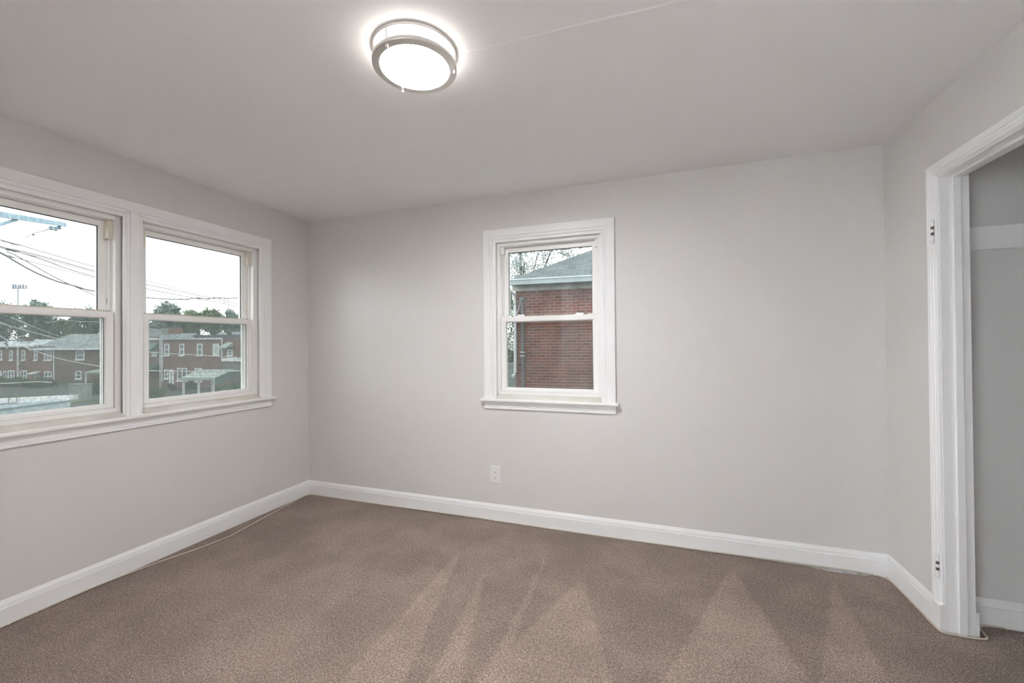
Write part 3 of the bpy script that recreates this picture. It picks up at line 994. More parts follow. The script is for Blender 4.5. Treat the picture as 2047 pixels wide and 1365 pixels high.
# --- row house seen through the left window
FA = street(55.0)
ra = root('row_house', FA(FA.at(50, 700)[0], 0, GZ), 'long two storey brick row house under grey hip roof, seen through left window', 'house')
uA0 = FA.at(-90, 700)[0]
uAc = FA.at(107.5, 700)[0]
uA1 = FA.at(232, 700)[0]
zA = FA.at(20, 692.5)[1]
zB = FA.at(150, 697.5)[1]
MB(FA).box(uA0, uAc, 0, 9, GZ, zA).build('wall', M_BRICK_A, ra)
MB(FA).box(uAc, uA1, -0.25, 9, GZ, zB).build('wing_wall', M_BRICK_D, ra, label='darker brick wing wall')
ub = FA.at(66, 692)[0]
zr = FA.at(20, 679, 8)[1]
MB(FA).hexa([(uA0, -0.4, zA), (ub, -0.4, zA), (ub + 3.6, 8, zr - 0.2), (uA0, 8, zr - 0.2),
             (uA0, -0.4, zA + 0.12), (ub, -0.4, zA + 0.12), (ub + 3.6, 8, zr), (uA0, 8, zr)]).build('flat_roof', M_ROOF_L, ra, label='silvery low pitched roof')
uh0, uh1 = FA.at(57, 697.5, -0.7)[0], uA1 + 0.6
zrg = FA.at(150, 667.5, 5)[1]
ur0 = FA.at(141, 668, 5)[0]
h = MB(FA)
A, B, C, D = (uh0, -0.7, zB), (uh1, -0.7, zB), (uh1, 10.7, zB), (uh0, 10.7, zB)
E_, G_ = (ur0, 5, zrg), (uh1 - 1, 5, zrg)
for q in ((A, B, G_, E_), (B, C, G_), (C, D, E_, G_), (D, A, E_), (D, C, B, A)):
    h.poly(q)
h.build('hip_roof', M_ROOF, ra)
rect(MB(FA), FA, 57, 232, 696.8, 698.6, -0.8, -0.65).build('gutter', M_WHITE, ra)
rect(MB(FA), FA, -90, 66, 691.8, 693.4, -0.5, -0.38).build('gutter', M_WHITE, ra)
rect(MB(FA), FA, 39.5, 48, 673, 682, 3.0, 4.2).build('chimney', M_BRICK_D, ra)
rect(MB(FA), FA, 33.5, 39, 678, 683, 2.0, 2.6).build('roof_vent', M_STONE, ra)
for x in (34.5, 107.0):
    rect(MB(FA), FA, x - 0.65, x + 0.65, 693.5 if x < 60 else 698, 762, -0.35, -0.2).build('downspout', M_WHITE, ra)
for q in ((-3, 5, 700.5, 719.5, 1), (19.5, 26, 700.5, 720, 1), (44, 51, 700, 720, 1), (69, 76, 700.7, 720, 1), (89, 104, 700.5, 720, 2)):
    house_window(FA, ra, q[0], q[1], q[2], q[3], 0.0, q[4])
for q in ((-4, 3.5, 741, 757, 1), (16.5, 29.3, 740.5, 762, 2), (41.3, 54.6, 740.5, 762, 2), (89, 104, 742.5, 762, 2)):
    house_window(FA, ra, q[0], q[1], q[2], q[3], 0.0, q[4])
house_window(FA, ra, 152, 169.4, 700.3, 719, -0.25)
house_window(FA, ra, 151.4, 163.5, 741.5, 757.5, -0.25)
for x0, x1, y0, y1 in ((5.5, 11.8, 742, 767), (69.7, 77, 746, 766)):
    o = rect(MB(FA), FA, x0, x1, y0, y1, -0.08, 0.02).build('door', M_WHITE, ra)
    rect(MB(FA), FA, x0 + 1.4, x1 - 1.4, y0 + 2, y0 + 11, -0.10, -0.075).build('pane', M_PANE, o)
u0, z0 = FA.at(69.5, 745.5)
u1, _z = FA.at(83, 745.5)
MB(FA).hexa([(u0, -0.9, z0 - 0.1), (u1, -0.9, z0 - 0.1), (u1, 0, z0 + 0.1), (u0, 0, z0 + 0.1),
             (u0, -0.9, z0), (u1, -0.9, z0), (u1, 0, z0 + 0.2), (u0, 0, z0 + 0.2)]).build('door_canopy', M_WHITE, ra)
# porch awning on the wing
pu0, pz0 = FA.at(167, 744.5, -3)
pu1, pz1 = FA.at(186, 733.5, -0.3)
aw = MB(FA)
aw.hexa([(pu0, -3, pz0 - 0.12), (pu0 + 5, -3, pz0 - 0.12), (pu0 + 5, -0.3, pz0 - 0.12), (pu0, -0.3, pz0 - 0.12),
         (pu0 + 0.1, -3, pz0 + 0.1), (pu0 + 5, -3, pz0 + 0.1), (pu0 + 5, -0.3, pz1), (pu0 + 1.2, -0.3, pz1)])
aw.build('porch_awning', M_AWN, ra)
for x in (pu0 + 0.15, pu0 + 3.0):
    MB(FA).box(x - 0.06, x + 0.06, -2.9, -2.78, GZ, pz0 - 0.12).build('porch_post', M_WHITE, ra)

# --- row house seen through the right window of the pair
FBH = street(46.0)
rb = root('row_house', FBH(FBH.at(390, 700)[0], 0, GZ), 'brick row house with small white windows and awnings, seen behind the carport', 'house')
bu0, bu1 = FBH.at(319, 700)[0], FBH.at(560, 700)[0]
bz = FBH.at(400, 677.5)[1]
MB(FBH).box(bu0, bu1, 0, 9, GZ, bz).build('wall', M_BRICK_A, rb)
ln0 = FBH.at(250, 700)[0]
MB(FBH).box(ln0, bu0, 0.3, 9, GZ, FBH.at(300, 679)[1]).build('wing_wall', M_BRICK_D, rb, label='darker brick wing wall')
rect(MB(FBH), FBH, 383, 560, 669.5, 677, 0.1, 0.4).build('parapet', M_ROOF_D, rb, label='dark roof edge band')
MB(FBH).box(bu0, bu1, 0.0, 9.2, bz - 0.02, bz + 0.12).build('flat_roof', M_ROOF_D, rb)
q0, q1 = FBH.at(319, 668.5, -0.3), FBH.at(382, 677, -0.3)
MB(FBH).hexa([(q0[0], -0.3, q1[1]), (q1[0], -0.3, q1[1]), (q1[0], 0.5, q1[1]), (q0[0], 0.5, q1[1]),
              (q0[0], -0.3, q0[1] - 0.05), (q1[0], -0.3, q0[1] + 0.14), (q1[0], 0.5, q0[1] + 0.14), (q0[0], 0.5, q0[1] - 0.05)]).build('metal_fascia', M_ROOF_L, rb, label='pale silvery panel along the roof edge')
rect(MB(FBH), FBH, 293, 443.5, 676.4, 678.0, -0.25, -0.1).build('gutter', M_WHITE, rb)
for x, y in ((319.6, 788), (323.2, 765), (443.0, 722)):
    rect(MB(FBH), FBH, x - 0.65, x + 0.65, 677.5, y, -0.22, -0.08).build('downspout', M_WHITE, rb)
for x0, x1 in ((329, 339.2), (359, 369), (394.4, 405.5)):
    house_window(FBH, rb, x0, x1, 687, 710.3)
house_window(FBH, rb, 425.8, 439, 686.7, 710.5, 0.0, 3, 6, M_AWN)
house_window(FBH, rb, 455, 465.5, 698, 711, 0.0)
house_window(FBH, rb, 329, 337, 738.3, 757, 0.0)
house_window(FBH, rb, 354.7, 374.5, 735.6, 761, 0.0, 2, 1)
house_window(FBH, rb, 389.5, 404, 735.6, 763, 0.0, 2, 1)
house_window(FBH, rb, 303.5, 314, 702.5, 710.5, 0.3)
o = rect(MB(FBH), FBH, 337.6, 347, 739, 775.5, -0.08, 0.02).build('door', M_WHITE, rb)
rect(MB(FBH), FBH, 341.6, 342.6, 741, 775.5, -0.12, -0.075).build('door_stile', M_STONE, o)


def awning(F, parent, x0, x1, yt, yb, drop, material, dt=0.0, reach=1.1, name='window_awning'):
    u0, zt = F.at(x0, yt, dt)
    u1 = F.at(x1, yt, dt)[0]
    zb = F.at(x0, yb, dt - reach)[1]
    m = MB(F)
    n = 6
    for k in range(n):
        a, b = u0 + (u1 - u0) * k / n, u0 + (u1 - u0) * (k + 0.93) / n
        m.hexa([(a, dt - reach, zb - 0.05), (b, dt - reach, zb - 0.05), (b, dt, zt - 0.05), (a, dt, zt - 0.05),
                (a, dt - reach, zb), (b, dt - reach, zb), (b, dt, zt), (a, dt, zt)])
    for a in (u0, u1):
        m.poly([(a, dt - reach, zb), (a, dt, zt), (a, dt, zb)])
    m.box(u0, u1, dt - reach - 0.03, dt - reach, zb - drop, zb)
    return m.build(name, material, parent)


awning(FBH, rb, 452, 466, 684.3, 694, 0.15, M_AWN)
awning(FBH, rb, 299, 317.5, 685, 699, 0.12, M_AWN_D, 0.3)
awning(FBH, rb, 296, 318.5, 730, 741, 0.15, M_AWN_D, 0.3, 1.6)
rect(MB(FBH), FBH, 443.5, 560, 716, 721.5, -2.2, -0.02).build('porch_roof', M_WHITE, rb, label='flat white porch roof')
rect(MB(FBH), FBH, 446, 560, 722, 760, -2.0, -0.02).build('porch_screen', M_PIPE, rb, label='dark screened porch wall')
mv = MB(FBH)
vu, vz = FBH.at(444, 666.5, 2.0)
mv.hexa([(vu - 0.5, 1.8, vz - 0.12), (vu + 0.5, 1.8, vz - 0.12), (vu + 0.5, 2.2, vz - 0.12), (vu - 0.5, 2.2, vz - 0.12),
         (vu - 0.15, 1.9, vz + 0.14), (vu + 0.15, 1.9, vz + 0.14), (vu + 0.15, 2.1, vz + 0.14), (vu - 0.15, 2.1, vz + 0.14)])
mv.box(vu - 0.1, vu + 0.1, 1.9, 2.1, bz, vz - 0.12)
mv.build('roof_vent', M_ROOF_L, rb)
rect(MB(FBH), FBH, 336, 350, 655, 669, 4.0, 5.2).build('chimney', M_BRICK_A, rb)
rect(MB(FBH), FBH, 323, 335, 656, 669, 5.0, 6.0).build('chimney', M_STONE, rb, label='grey rendered chimney')
rect(MB(FBH), FBH, 463.5, 480, 663, 673.5, 3.0, 5.0).build('roof_box', M_ROOF_L, rb)
hp = MB(FBH)
a0 = FBH.at(262, 673, 3)
a1 = FBH.at(322, 673, 3)
at = FBH.at(300, 655.5, 8)
at2 = FBH.at(285, 655.5, 8)
hp.poly([(a0[0], 3, a0[1]), (a1[0], 3, a1[1]), (at[0], 8, at[1]), (at2[0], 8, at2[1])])
hp.poly([(a1[0], 3, a1[1]), (a1[0], 13, a1[1]), (at[0], 8, at[1])])
hp.poly([(a0[0], 3, a0[1]), (a0[0], 13, a0[1]), (at2[0], 8, at2[1])])
hp.poly([(a0[0], 13, a0[1]), (a1[0], 13, a1[1]), (at[0], 8, at[1]), (at2[0], 8, at2[1])])
hp.poly([(a0[0], 3, a0[1]), (a1[0], 3, a1[1]), (a1[0], 13, a1[1]), (a0[0], 13, a0[1])])
hp.build('hip_roof', M_ROOF_D, rb)

# --- carport in front of it
FC = street(38.0)
rc_ = root('carport', FC(FC.at(400, 760)[0], 2, GZ), 'pale green metal carport on thin white posts, seen through right window', 'carport')
cu0, cz0 = FC.at(357, 757.5, 0)
cu1 = FC.at(425, 757.5, 0)[0]
cb0, cz1 = FC.at(396, 738.5, 5.5)
cb1 = FC.at(470, 738.5, 5.5)[0]
cp = MB(FC)
n = 9
st = []
for k in range(n + 1):
    t = k / n
    st.append((cu0 + (cb0 - cu0) * t, cu1 + (cb1 - cu1) * t, 5.5 * t, cz0 + (cz1 - cz0) * t))
for k in range(n):
    a, b = st[k], st[k + 1]
    off = 0.03 if k % 2 else 0.0
    cp.hexa([(a[0], a[2], a[3] - 0.06 + off), (a[1], a[2], a[3] - 0.06 + off), (b[1], b[2], b[3] - 0.06 + off), (b[0], b[2], b[3] - 0.06 + off),
             (a[0], a[2], a[3] + off), (a[1], a[2], a[3] + off), (b[1], b[2], b[3] + off), (b[0], b[2], b[3] + off)])
cp.build('canopy', M_AWN, rc_)
MB(FC).box(cu0, cu1, -0.06, 0.0, cz0 - 0.14, cz0 + 0.10).build('fascia', M_AWN, rc_)
sk = MB(FC)
for k in range(14):
    t0, t1 = k / 14, (k + 0.85) / 14
    ua, ub2 = cu1 + (cb1 - cu1) * t0, cu1 + (cb1 - cu1) * t1
    za, zb2 = cz0 + (cz1 - cz0) * t0, cz0 + (cz1 - cz0) * t1
    dd = 5.5 * t0
    sk.hexa([(ua, dd, za - 0.75), (ub2, 5.5 * t1, zb2 - 0.75), (ub2, 5.5 * t1 + 0.04, zb2 - 0.75), (ua, dd + 0.04, za - 0.75),
             (ua, dd, za - 0.06), (ub2, 5.5 * t1, zb2 - 0.06), (ub2, 5.5 * t1 + 0.04, zb2 - 0.06), (ua, dd + 0.04, za - 0.06)])
sk.build('side_skirt', M_AWN_D, rc_, label='darker slatted side skirt')
for x in (366.0, 368.6, 396.0, 398.6, 424.3, 427.6):
    u = FC.at(x, 770, 0.1)[0]
    MB(FC).box(u - 0.035, u + 0.035, 0.06, 0.13, GZ, cz0 - 0.05).build('post', M_WHITE, rc_)

# --- yard things
FG = street(16.0)
rg = root('garage', FG(FG.at(60, 800)[0], 2, GZ), 'low white edged garage roof at the foot of the left window', 'garage')
gu0, gz0 = FG.at(-110, 815, 0)
gu1, gz1 = FG.at(143, 797.5, 0)
gt0 = FG.at(-110, 803.5, 2.0)[1]
gzl, gzr = FG.at(0, 803.5, 0)[1], FG.at(140, 796.5, 0)[1]
gxl, gxr = FG.at(0, 800, 0)[0], FG.at(141, 800, 0)[0]
gk = (gzr - gzl) / (gxr - gxl)
g0z, g1z = gzl + gk * (gu0 - gxl), gzl + gk * (gxr - gxl)
MB(FG).hexa([(gu0, -8, GZ), (gxr, -8, GZ), (gxr, 0, GZ), (gu0, 0, GZ), (gu0, -8, g0z - 0.14), (gxr, -8, g1z - 0.14), (gxr, 0, g1z - 0.14), (gu0, 0, g0z - 0.14)]).build('wall', M_GUTTER, rg)
MB(FG).hexa([(gu0, -8, g0z - 0.14), (gxr, -8, g1z - 0.14), (gxr, 0, g1z - 0.14), (gu0, 0, g0z - 0.14),
             (gu0, -8, g0z - 0.06), (gxr, -8, g1z - 0.06), (gxr, 0, g1z - 0.06), (gu0, 0, g0z - 0.06)]).build('flat_roof', M_ROOF_G, rg)
MB(FG).hexa([(gu0, -0.05, g0z - 0.06), (gxr, -0.05, g1z - 0.06), (gxr + 0.05, 0.25, g1z - 0.06), (gu0, 0.25, g0z - 0.06),
             (gu0, 0.0, g0z + 0.13), (gxr, 0.0, g1z + 0.12), (gxr + 0.05, 0.25, g1z + 0.12), (gu0, 0.25, g0z + 0.13)]).build('roof_edge', M_WHITE, rg)
for x in (16.5, 32.5):
    u = FG.at(x, 805, -0.1)[0]
    zz = gzl + gk * (u - gxl)
    MB(FG).tube([(u - 0.03, -0.06, zz + 0.16), (u, -0.10, zz - 0.05), (u + 0.06, -1.2, zz - 0.05), (u + 0.12, -2.4, zz - 0.05)], 0.016, 6).build('conduit', M_WIRE, rg, label='thin dark cable over the garage roof')

FW = street(36.0)
wl = MB(FW)
w0, wz = FW.at(138, 769.5, 0)
w1 = FW.at(176, 769.5, 0)[0]
wl.box(w0, w1, 0, 0.35, GZ, wz)
wl.box(w0 - 0.06, w1 + 0.06, -0.05, 0.40, wz, wz + 0.10)
tag(wl.build('garden_wall', M_STONE), 'pale block garden wall in the yard, seen through left window', 'garden wall')
FH = street(33.0)
lw = MB(FH)
l0, lz = FH.at(104, 769, 0)
l1 = FH.at(140, 790, 0)[0]
tag(MB(street(34)).box(street(34).at(100, 780)[0], street(34).at(146, 780)[0], -6, 1.9, GZ, GZ + 0.06).build('lawn', mat('short_lawn', (0.15, 0.20, 0.11), 0.95, 0.1, var=(0.8, (0.20, 0.24, 0.15), 0.4, 0.6))),
    'patch of short grass beside the pale garden wall', 'lawn', kind='stuff')


# --- trees and shrubs
def tree(name, base, blobs, leaves, size, material, label, cat='tree', group=None, trunk_r=0.25):
    """blobs: (centre, (rx, ry, rz)) in world metres."""
    r = root(name, base, label, cat, group)
    m = MB()
    vol = [b[1][0] * b[1][1] * b[1][2] for b in blobs]
    for (c, rad), v in zip(blobs, vol):
        c = Vector(c)
        subs = []
        for _ in range(26):
            while True:
                p = Vector((random.uniform(-1, 1), random.uniform(-1, 1), random.uniform(-1, 1)))
                if 0.35 < p.length < 1.0:
                    break
            subs.append((c + Vector((p.x * rad[0], p.y * rad[1], p.z * rad[2])), random.uniform(0.16, 0.34)))
        n = int(leaves * v / sum(vol))
        for _ in range(n):
            s, k = random.choice(subs)
            p = s + Vector((random.gauss(0, 0.55), random.gauss(0, 0.55), random.gauss(0, 0.55))) * k * ((rad[0] + rad[1] + rad[2]) / 3)
            a = Vector((random.gauss(0, 1), random.gauss(0, 1), random.gauss(0, 1))).normalized()
            b = a.cross(Vector((random.gauss(0, 1), random.gauss(0, 1), random.gauss(0, 1)))).normalized()
            w = size * random.uniform(0.5, 1.2)
            q = [p - a * w, p - b * w * 0.45, p + a * w, p + b * w * 0.45]
            m.poly([tuple(x) for x in q], [(0, 0), (1, 0), (1, 1), (0, 1)])
    m.build('foliage', material, r, merge=False)
    t = MB()
    c0 = Vector(blobs[0][0])
    t.tube([tuple(base), tuple(Vector(base).lerp(c0, 0.5) + Vector((0.1, 0.05, 0))), tuple(c0)], [trunk_r, trunk_r * 0.7, trunk_r * 0.3], 8)
    for c, rad in blobs[1:]:
        t.tube([tuple(Vector(base).lerp(c0, 0.55)), tuple(Vector(c))], [trunk_r * 0.5, trunk_r * 0.15], 6)
    t.build('trunk', M_BARK, r)
    return r


def far_tree(x0, x1, y0, y1, depth, leaves, material, label, lumps=5, size=0.27):
    leaves = int(leaves * 1.7)
    c0 = spot((x0 + x1) / 2, (y0 + y1) / 2, depth)
    rx = (x1 - x0) / 2 * depth / FPX
    rz = (y1 - y0) / 2 * depth / FPX
    blobs = [(tuple(c0), (rx * 0.75, rx * 0.7, rz * 0.8))]
    for k in range(lumps):
        a = k * 2 * math.pi / lumps + 0.6
        c = c0 + RX * (rx * 0.55 * math.cos(a)) + Vector((0, 0, rz * 0.5 * math.sin(a))) + FX * random.uniform(-1, 1)
        blobs.append((tuple(c), (rx * 0.45, rx * 0.45, rz * 0.45)))
    return tree('tree', (c0.x, c0.y, GZ), blobs, leaves, size, material, label, 'tree', 'trees behind the row houses', 0.3)


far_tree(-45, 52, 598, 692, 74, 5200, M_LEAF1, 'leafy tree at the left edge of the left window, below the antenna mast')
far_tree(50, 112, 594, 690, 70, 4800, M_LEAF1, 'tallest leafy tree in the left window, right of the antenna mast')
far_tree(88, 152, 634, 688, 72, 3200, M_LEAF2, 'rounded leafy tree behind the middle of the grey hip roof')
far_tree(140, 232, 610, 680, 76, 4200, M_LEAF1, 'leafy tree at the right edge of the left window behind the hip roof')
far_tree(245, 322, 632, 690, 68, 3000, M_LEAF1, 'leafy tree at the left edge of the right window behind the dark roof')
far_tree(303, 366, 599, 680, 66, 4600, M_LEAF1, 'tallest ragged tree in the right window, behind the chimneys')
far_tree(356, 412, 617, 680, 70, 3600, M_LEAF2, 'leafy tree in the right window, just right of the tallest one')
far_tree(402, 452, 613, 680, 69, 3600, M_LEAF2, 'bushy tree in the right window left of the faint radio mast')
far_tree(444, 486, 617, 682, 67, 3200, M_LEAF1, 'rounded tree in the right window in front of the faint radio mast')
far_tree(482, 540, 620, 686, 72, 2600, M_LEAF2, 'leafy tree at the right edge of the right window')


def shrub(x0, x1, y0, depth, leaves, label, material=M_LEAF3, size=0.16, group='shrubs in the back yards'):
    p = spot((x0 + x1) / 2, y0, depth)
    rx = (x1 - x0) / 2 * depth / FPX
    hz = max(0.4, (p.z - GZ) / 2)
    c = (p.x, p.y, GZ + hz)
    return tree('shrub', (p.x, p.y, GZ), [(c, (rx, rx * 0.8, hz))], leaves, size, material, label, 'shrub', group, 0.05)


shrub(-30, 16, 771, 50, 1400, 'dark shrub at the left edge below the row house', size=0.25)
shrub(10, 62, 772, 49, 1600, 'wide dark hedge shrub below the middle of the row house', size=0.25)
shrub(58, 108, 771, 48, 1500, 'dark hedge shrub below the downspout of the row house', size=0.25)
shrub(18, 56, 787, 26, 1400, 'bright green shrub just above the garage roof', M_LEAF2)
shrub(172, 210, 762, 40, 1500, 'dark bushy shrub right of the pale garden wall')
shrub(337, 350, 776, 43, 900, 'dark shrub under the white house door')
shrub(296, 326, 782, 36, 1400, 'low shrub at the lower left corner of the right window')
shrub(372, 396, 778, 44, 900, 'dark shrub under the carport between its posts')
shrub(436, 486, 768, 40, 1600, 'dark shrub beside the screened porch at the right')

# --- masts
mp = spot(36, 577, 120)
rm = root('antenna_mast', (mp.x, mp.y, GZ), 'thin mast with a rack of antenna panels above the trees', 'antenna mast')
MB().tube([(mp.x, mp.y, GZ), (mp.x, mp.y, mp.z + 0.3)], 0.16, 8).build('pole', M_STEEL2, rm)
FM = street(120)
rk = MB(FM)
for y in (576.5, 573.0):
    u0, z0 = FM.at(27, y)
    u1 = FM.at(50, y)[0]
    rk.box(u0, u1, -0.1, 0.1, z0 - 0.10, z0 + 0.10)
rk.build('rack', M_STEEL2, rm)
for k, x in enumerate((24.2, 27.3, 29.5, 32.5, 35.2, 41.8, 44.5, 47.0, 50.2)):
    u, zt = FM.at(x, 567.5 + (k % 3) * 0.8)
    zb = FM.at(x, 577.5)[1]
    MB(FM).box(u - 0.14, u + 0.14, -0.35 if k % 2 else 0.1, -0.05 if k % 2 else 0.4, zb, zt).build('antenna_panel', M_STEEL2, rm)
FT = street(320)
tp = spot(452, 545, 320)
rt_ = root('radio_mast', (tp.x, tp.y, GZ), 'faint tall lattice radio mast on the horizon in the right window', 'radio mast')
lt = MB(FT)
tu, tz = FT.at(452, 545)
zb = FT.at(452, 625)[1]
N = 12
for k in range(N):
    z_a, z_b = zb + (tz - zb) * k / N, zb + (tz - zb) * (k + 1) / N
    w_a, w_b = 2.2 * (1 - k / N) + 0.3, 2.2 * (1 - (k + 1) / N) + 0.3
    for s in (-1, 1):
        lt.tube([(tu + s * w_a, 0, z_a), (tu + s * w_b, 0, z_b)], 0.20, 4)
        lt.tube([(tu + s * w_a, 0, z_a), (tu - s * w_b, 0, z_b)], 0.10, 4)
lt.tube([(tu, 0, GZ), (tu, 0, zb)], 0.4, 6)
lt.tube([(tu, 0, tz), (tu, 0, tz + 6)], 0.14, 4)
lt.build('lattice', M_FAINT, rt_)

# --- utility pole whose crossarm reaches into the left window
a0 = spot(-92, 414, 7.0)
a1 = spot(128, 448.7, 11.4)
pole_xy = a0.lerp(a1, 0.13)
ru = root('utility_pole', (pole_xy.x, pole_xy.y, GZ), 'blue grey timber utility pole crossarm at the top of the left window', 'utility pole')
arm_dir = (a1 - a0)
arm_dir.z = 0
arm_dir.normalize()
ang = math.atan2(arm_dir.y, arm_dir.x)
FP = Frame((a0.x, a0.y), ang)
ln = (Vector((a1.x, a1.y, 0)) - Vector((a0.x, a0.y, 0))).length
MB(FP).hexa([(0, -0.05, a0.z - 0.06), (ln, -0.05, a1.z - 0.06), (ln, 0.05, a1.z - 0.06), (0, 0.05, a0.z - 0.06),
             (0, -0.05, a0.z + 0.06), (ln, -0.05, a1.z + 0.06), (ln, 0.05, a1.z + 0.06), (0, 0.05, a0.z + 0.06)]).build('crossarm', M_WOOD, ru, bevel=0.008)
MB().tube([(pole_xy.x, pole_xy.y + 0.1, GZ), (pole_xy.x, pole_xy.y + 0.1, a0.z + 0.8)], [0.17, 0.12], 14).build('pole', M_WOOD, ru)
b0 = spot(-60, 466, 7.6)
b1 = spot(33, 439, 9.0)
MB().tube([tuple(b0), tuple(b0.lerp(b1, 0.5)), tuple(b1)], 0.032, 6).build('brace', M_WOOD, ru)
for x, y, dp in ((102, 456, 10.8), (111, 457.5, 11.0), (118, 455, 11.2)):
    c = spot(x, y, dp)
    ins = MB().tube([(c.x, c.y, c.z + 0.06), (c.x, c.y, c.z + 0.03), (c.x, c.y, c.z), (c.x, c.y, c.z - 0.03), (c.x, c.y, c.z - 0.05)], [0.02, 0.05, 0.035, 0.055, 0.02], 10)
    ins.build('insulator', M_WOOD, ru)


# --- wires
def wire(pts, r, material, label, group='overhead wires', clamps=()):
    ps = [spot(*p) for p in pts]
    o = MB().tube(smooth_path(ps, 5), r * 2.6, 6).build('overhead_wire', material, smooth=60)
    for x, y, dp in clamps:
        c = spot(x, y, dp)
        t = (ps[-1] - ps[0]).normalized()
        MB().tube([tuple(c - t * 0.16), tuple(c - t * 0.08), tuple(c + t * 0.06), tuple(c + t * 0.14)], [0.012, 0.045, 0.04, 0.012], 8).build('clamp', M_WIRE, o)
    return tag(o, label, 'wire', group)


wire([(-60, 462, 21), (0, 479, 22), (37, 489, 22.8), (110, 510.5, 24.4), (192, 533.8, 26.2), (291, 560.5, 29), (422, 592.5, 34), (478, 605.7, 37), (560, 622, 42)], 0.011, M_WIRE,
     'uppermost of the overhead wires that slant down to the right', clamps=((9.8, 482.5, 22.2), (19.5, 485, 22.4), (28, 488, 22.6), (36.5, 489, 22.8)))
wire([(-60, 472, 21), (0, 492.5, 22), (40, 501.5, 23), (100, 516.5, 24.3), (192, 542.5, 26.2), (291, 567.5, 29), (417, 594.5, 34), (478, 608, 37), (560, 625, 42)], 0.013, M_WIRE,
     'second overhead wire from the top, slanting down to the right', clamps=((17, 499.5, 22.4), (24, 500.5, 22.6), (28, 502, 22.8)))
wire([(-60, 476, 21), (0, 495, 22), (40, 504.5, 23), (100, 519.5, 24.3), (192, 545, 26.2), (291, 570.8, 29), (410, 597, 34), (478, 611, 37), (560, 627, 42)], 0.010, M_WIRE,
     'third overhead wire from the top, close under the second')
wire([(-60, 470, 21), (0, 492, 22), (33, 502, 22.7), (96, 522.5, 24.2), (130, 535.5, 25), (192, 553.5, 26.2), (291, 576.7, 29), (388, 595.8, 33), (478, 612.5, 37), (560, 629, 42)], 0.013, M_WIRE,
     'fourth overhead wire from the top, sagging under the third')
wire([(-60, 489, 21), (0, 506, 22), (25, 513.5, 22.6), (46, 519, 23), (85, 529, 24), (192, 556.5, 26.2), (291, 581.3, 29), (380, 600, 33), (475, 614.5, 37), (560, 631, 42)], 0.010, M_WIRE,
     'fifth overhead wire from the top', clamps=((12, 510.5, 22.3), (18.5, 511.5, 22.5), (25, 514, 22.6)))
wire([(-60, 480, 15), (0, 504.5, 16), (35, 525, 16.5), (72, 545, 17), (115, 562.5, 17.6), (150, 571.5, 18.2), (192, 582.5, 18.8), (291, 594.5, 20.5), (340, 597.8, 21.4), (372, 598, 22), (391, 595.6, 22.4),
      (415, 597, 22.8), (432, 594.8, 23.1), (455, 596.2, 23.6), (480, 594.8, 24.2), (560, 593, 26)], 0.014, M_WIRE, 'thickest twisted overhead cable, running level in the right window')
wire([(13, 502, 16.2), (40, 515, 16.6), (100, 549, 17.4), (130, 564, 17.9), (160, 577, 18.4), (192, 591, 18.8), (230, 606, 19.4)], 0.009, M_WIRE,
     'overhead cable crossing the thick twisted one near the window mullion')
wire([(-60, 472, 26), (0, 473.4, 27), (50, 474.3, 28), (120, 474, 29), (192, 473.2, 30), (260, 472, 31)], 0.008, M_FAINT, 'pale overhead wire running almost level under the crossarm')
wire([(60, 437, 30), (130, 450, 32), (192, 467, 34), (291, 493, 37), (360, 512, 40), (478, 541, 46), (560, 560, 50)], 0.009, M_FAINT, 'faintest overhead wire, high up in both left hand windows')
wire([(50, 475, 21), (70, 466, 16), (88, 461, 13), (101, 456, 10.9)], 0.006, M_FAINT, 'short pale jumper wire hanging from the crossarm end', clamps=((66.5, 469, 17),))
wire([(-60, 622, 30), (0, 645, 30), (50, 660.5, 31), (83, 669, 32), (115, 677, 33), (160, 685.5, 34), (200, 692, 35), (300, 703.8, 37), (350, 707.2, 38.5), (420, 711, 40), (480, 715, 41.5), (560, 719, 42.5)], 0.017, M_WIRE_L,
     'bright wire sloping down across the trees and the grey hip roof')
wire([(40, 690, 36), (60, 697, 36), (107, 714, 37), (150, 723.5, 38), (196, 731.5, 39), (250, 737.5, 38), (300, 741, 37), (400, 742.3, 36.5), (480, 741.5, 36.5), (560, 740, 36.5)], 0.019, M_WIRE_L,
     'bright wire sloping down across the row house wing wall')
wire([(-60, 645, 24), (0, 671.5, 25), (9, 677.5, 25.2), (13, 682, 25.4), (14, 697, 25.5)], 0.014, M_WIRE_L, 'short wire end at the left edge above the row house gutter', clamps=((11.5, 681, 25.3), (13, 688, 25.4)))
wire([(22, 634, 44), (40, 641.5, 44), (60, 650, 44), (90, 662, 45), (118, 672, 46)], 0.012, M_WIRE_L, 'faint wire across the trees above the bright one')
wire([(90, 643.5, 45), (104, 644, 45), (125, 640, 46), (160, 642.5, 47), (200, 643.5, 48)], 0.012, M_WIRE_L, 'faint sagging wire across the tree tops behind the hip roof')
wire([(-60, 768, 46), (0, 766.5, 46), (40, 765, 46), (74, 763, 46), (104, 764.5, 46)], 0.022, M_WIRE_L, 'bright level wire along the foot of the row house', 'overhead wires')

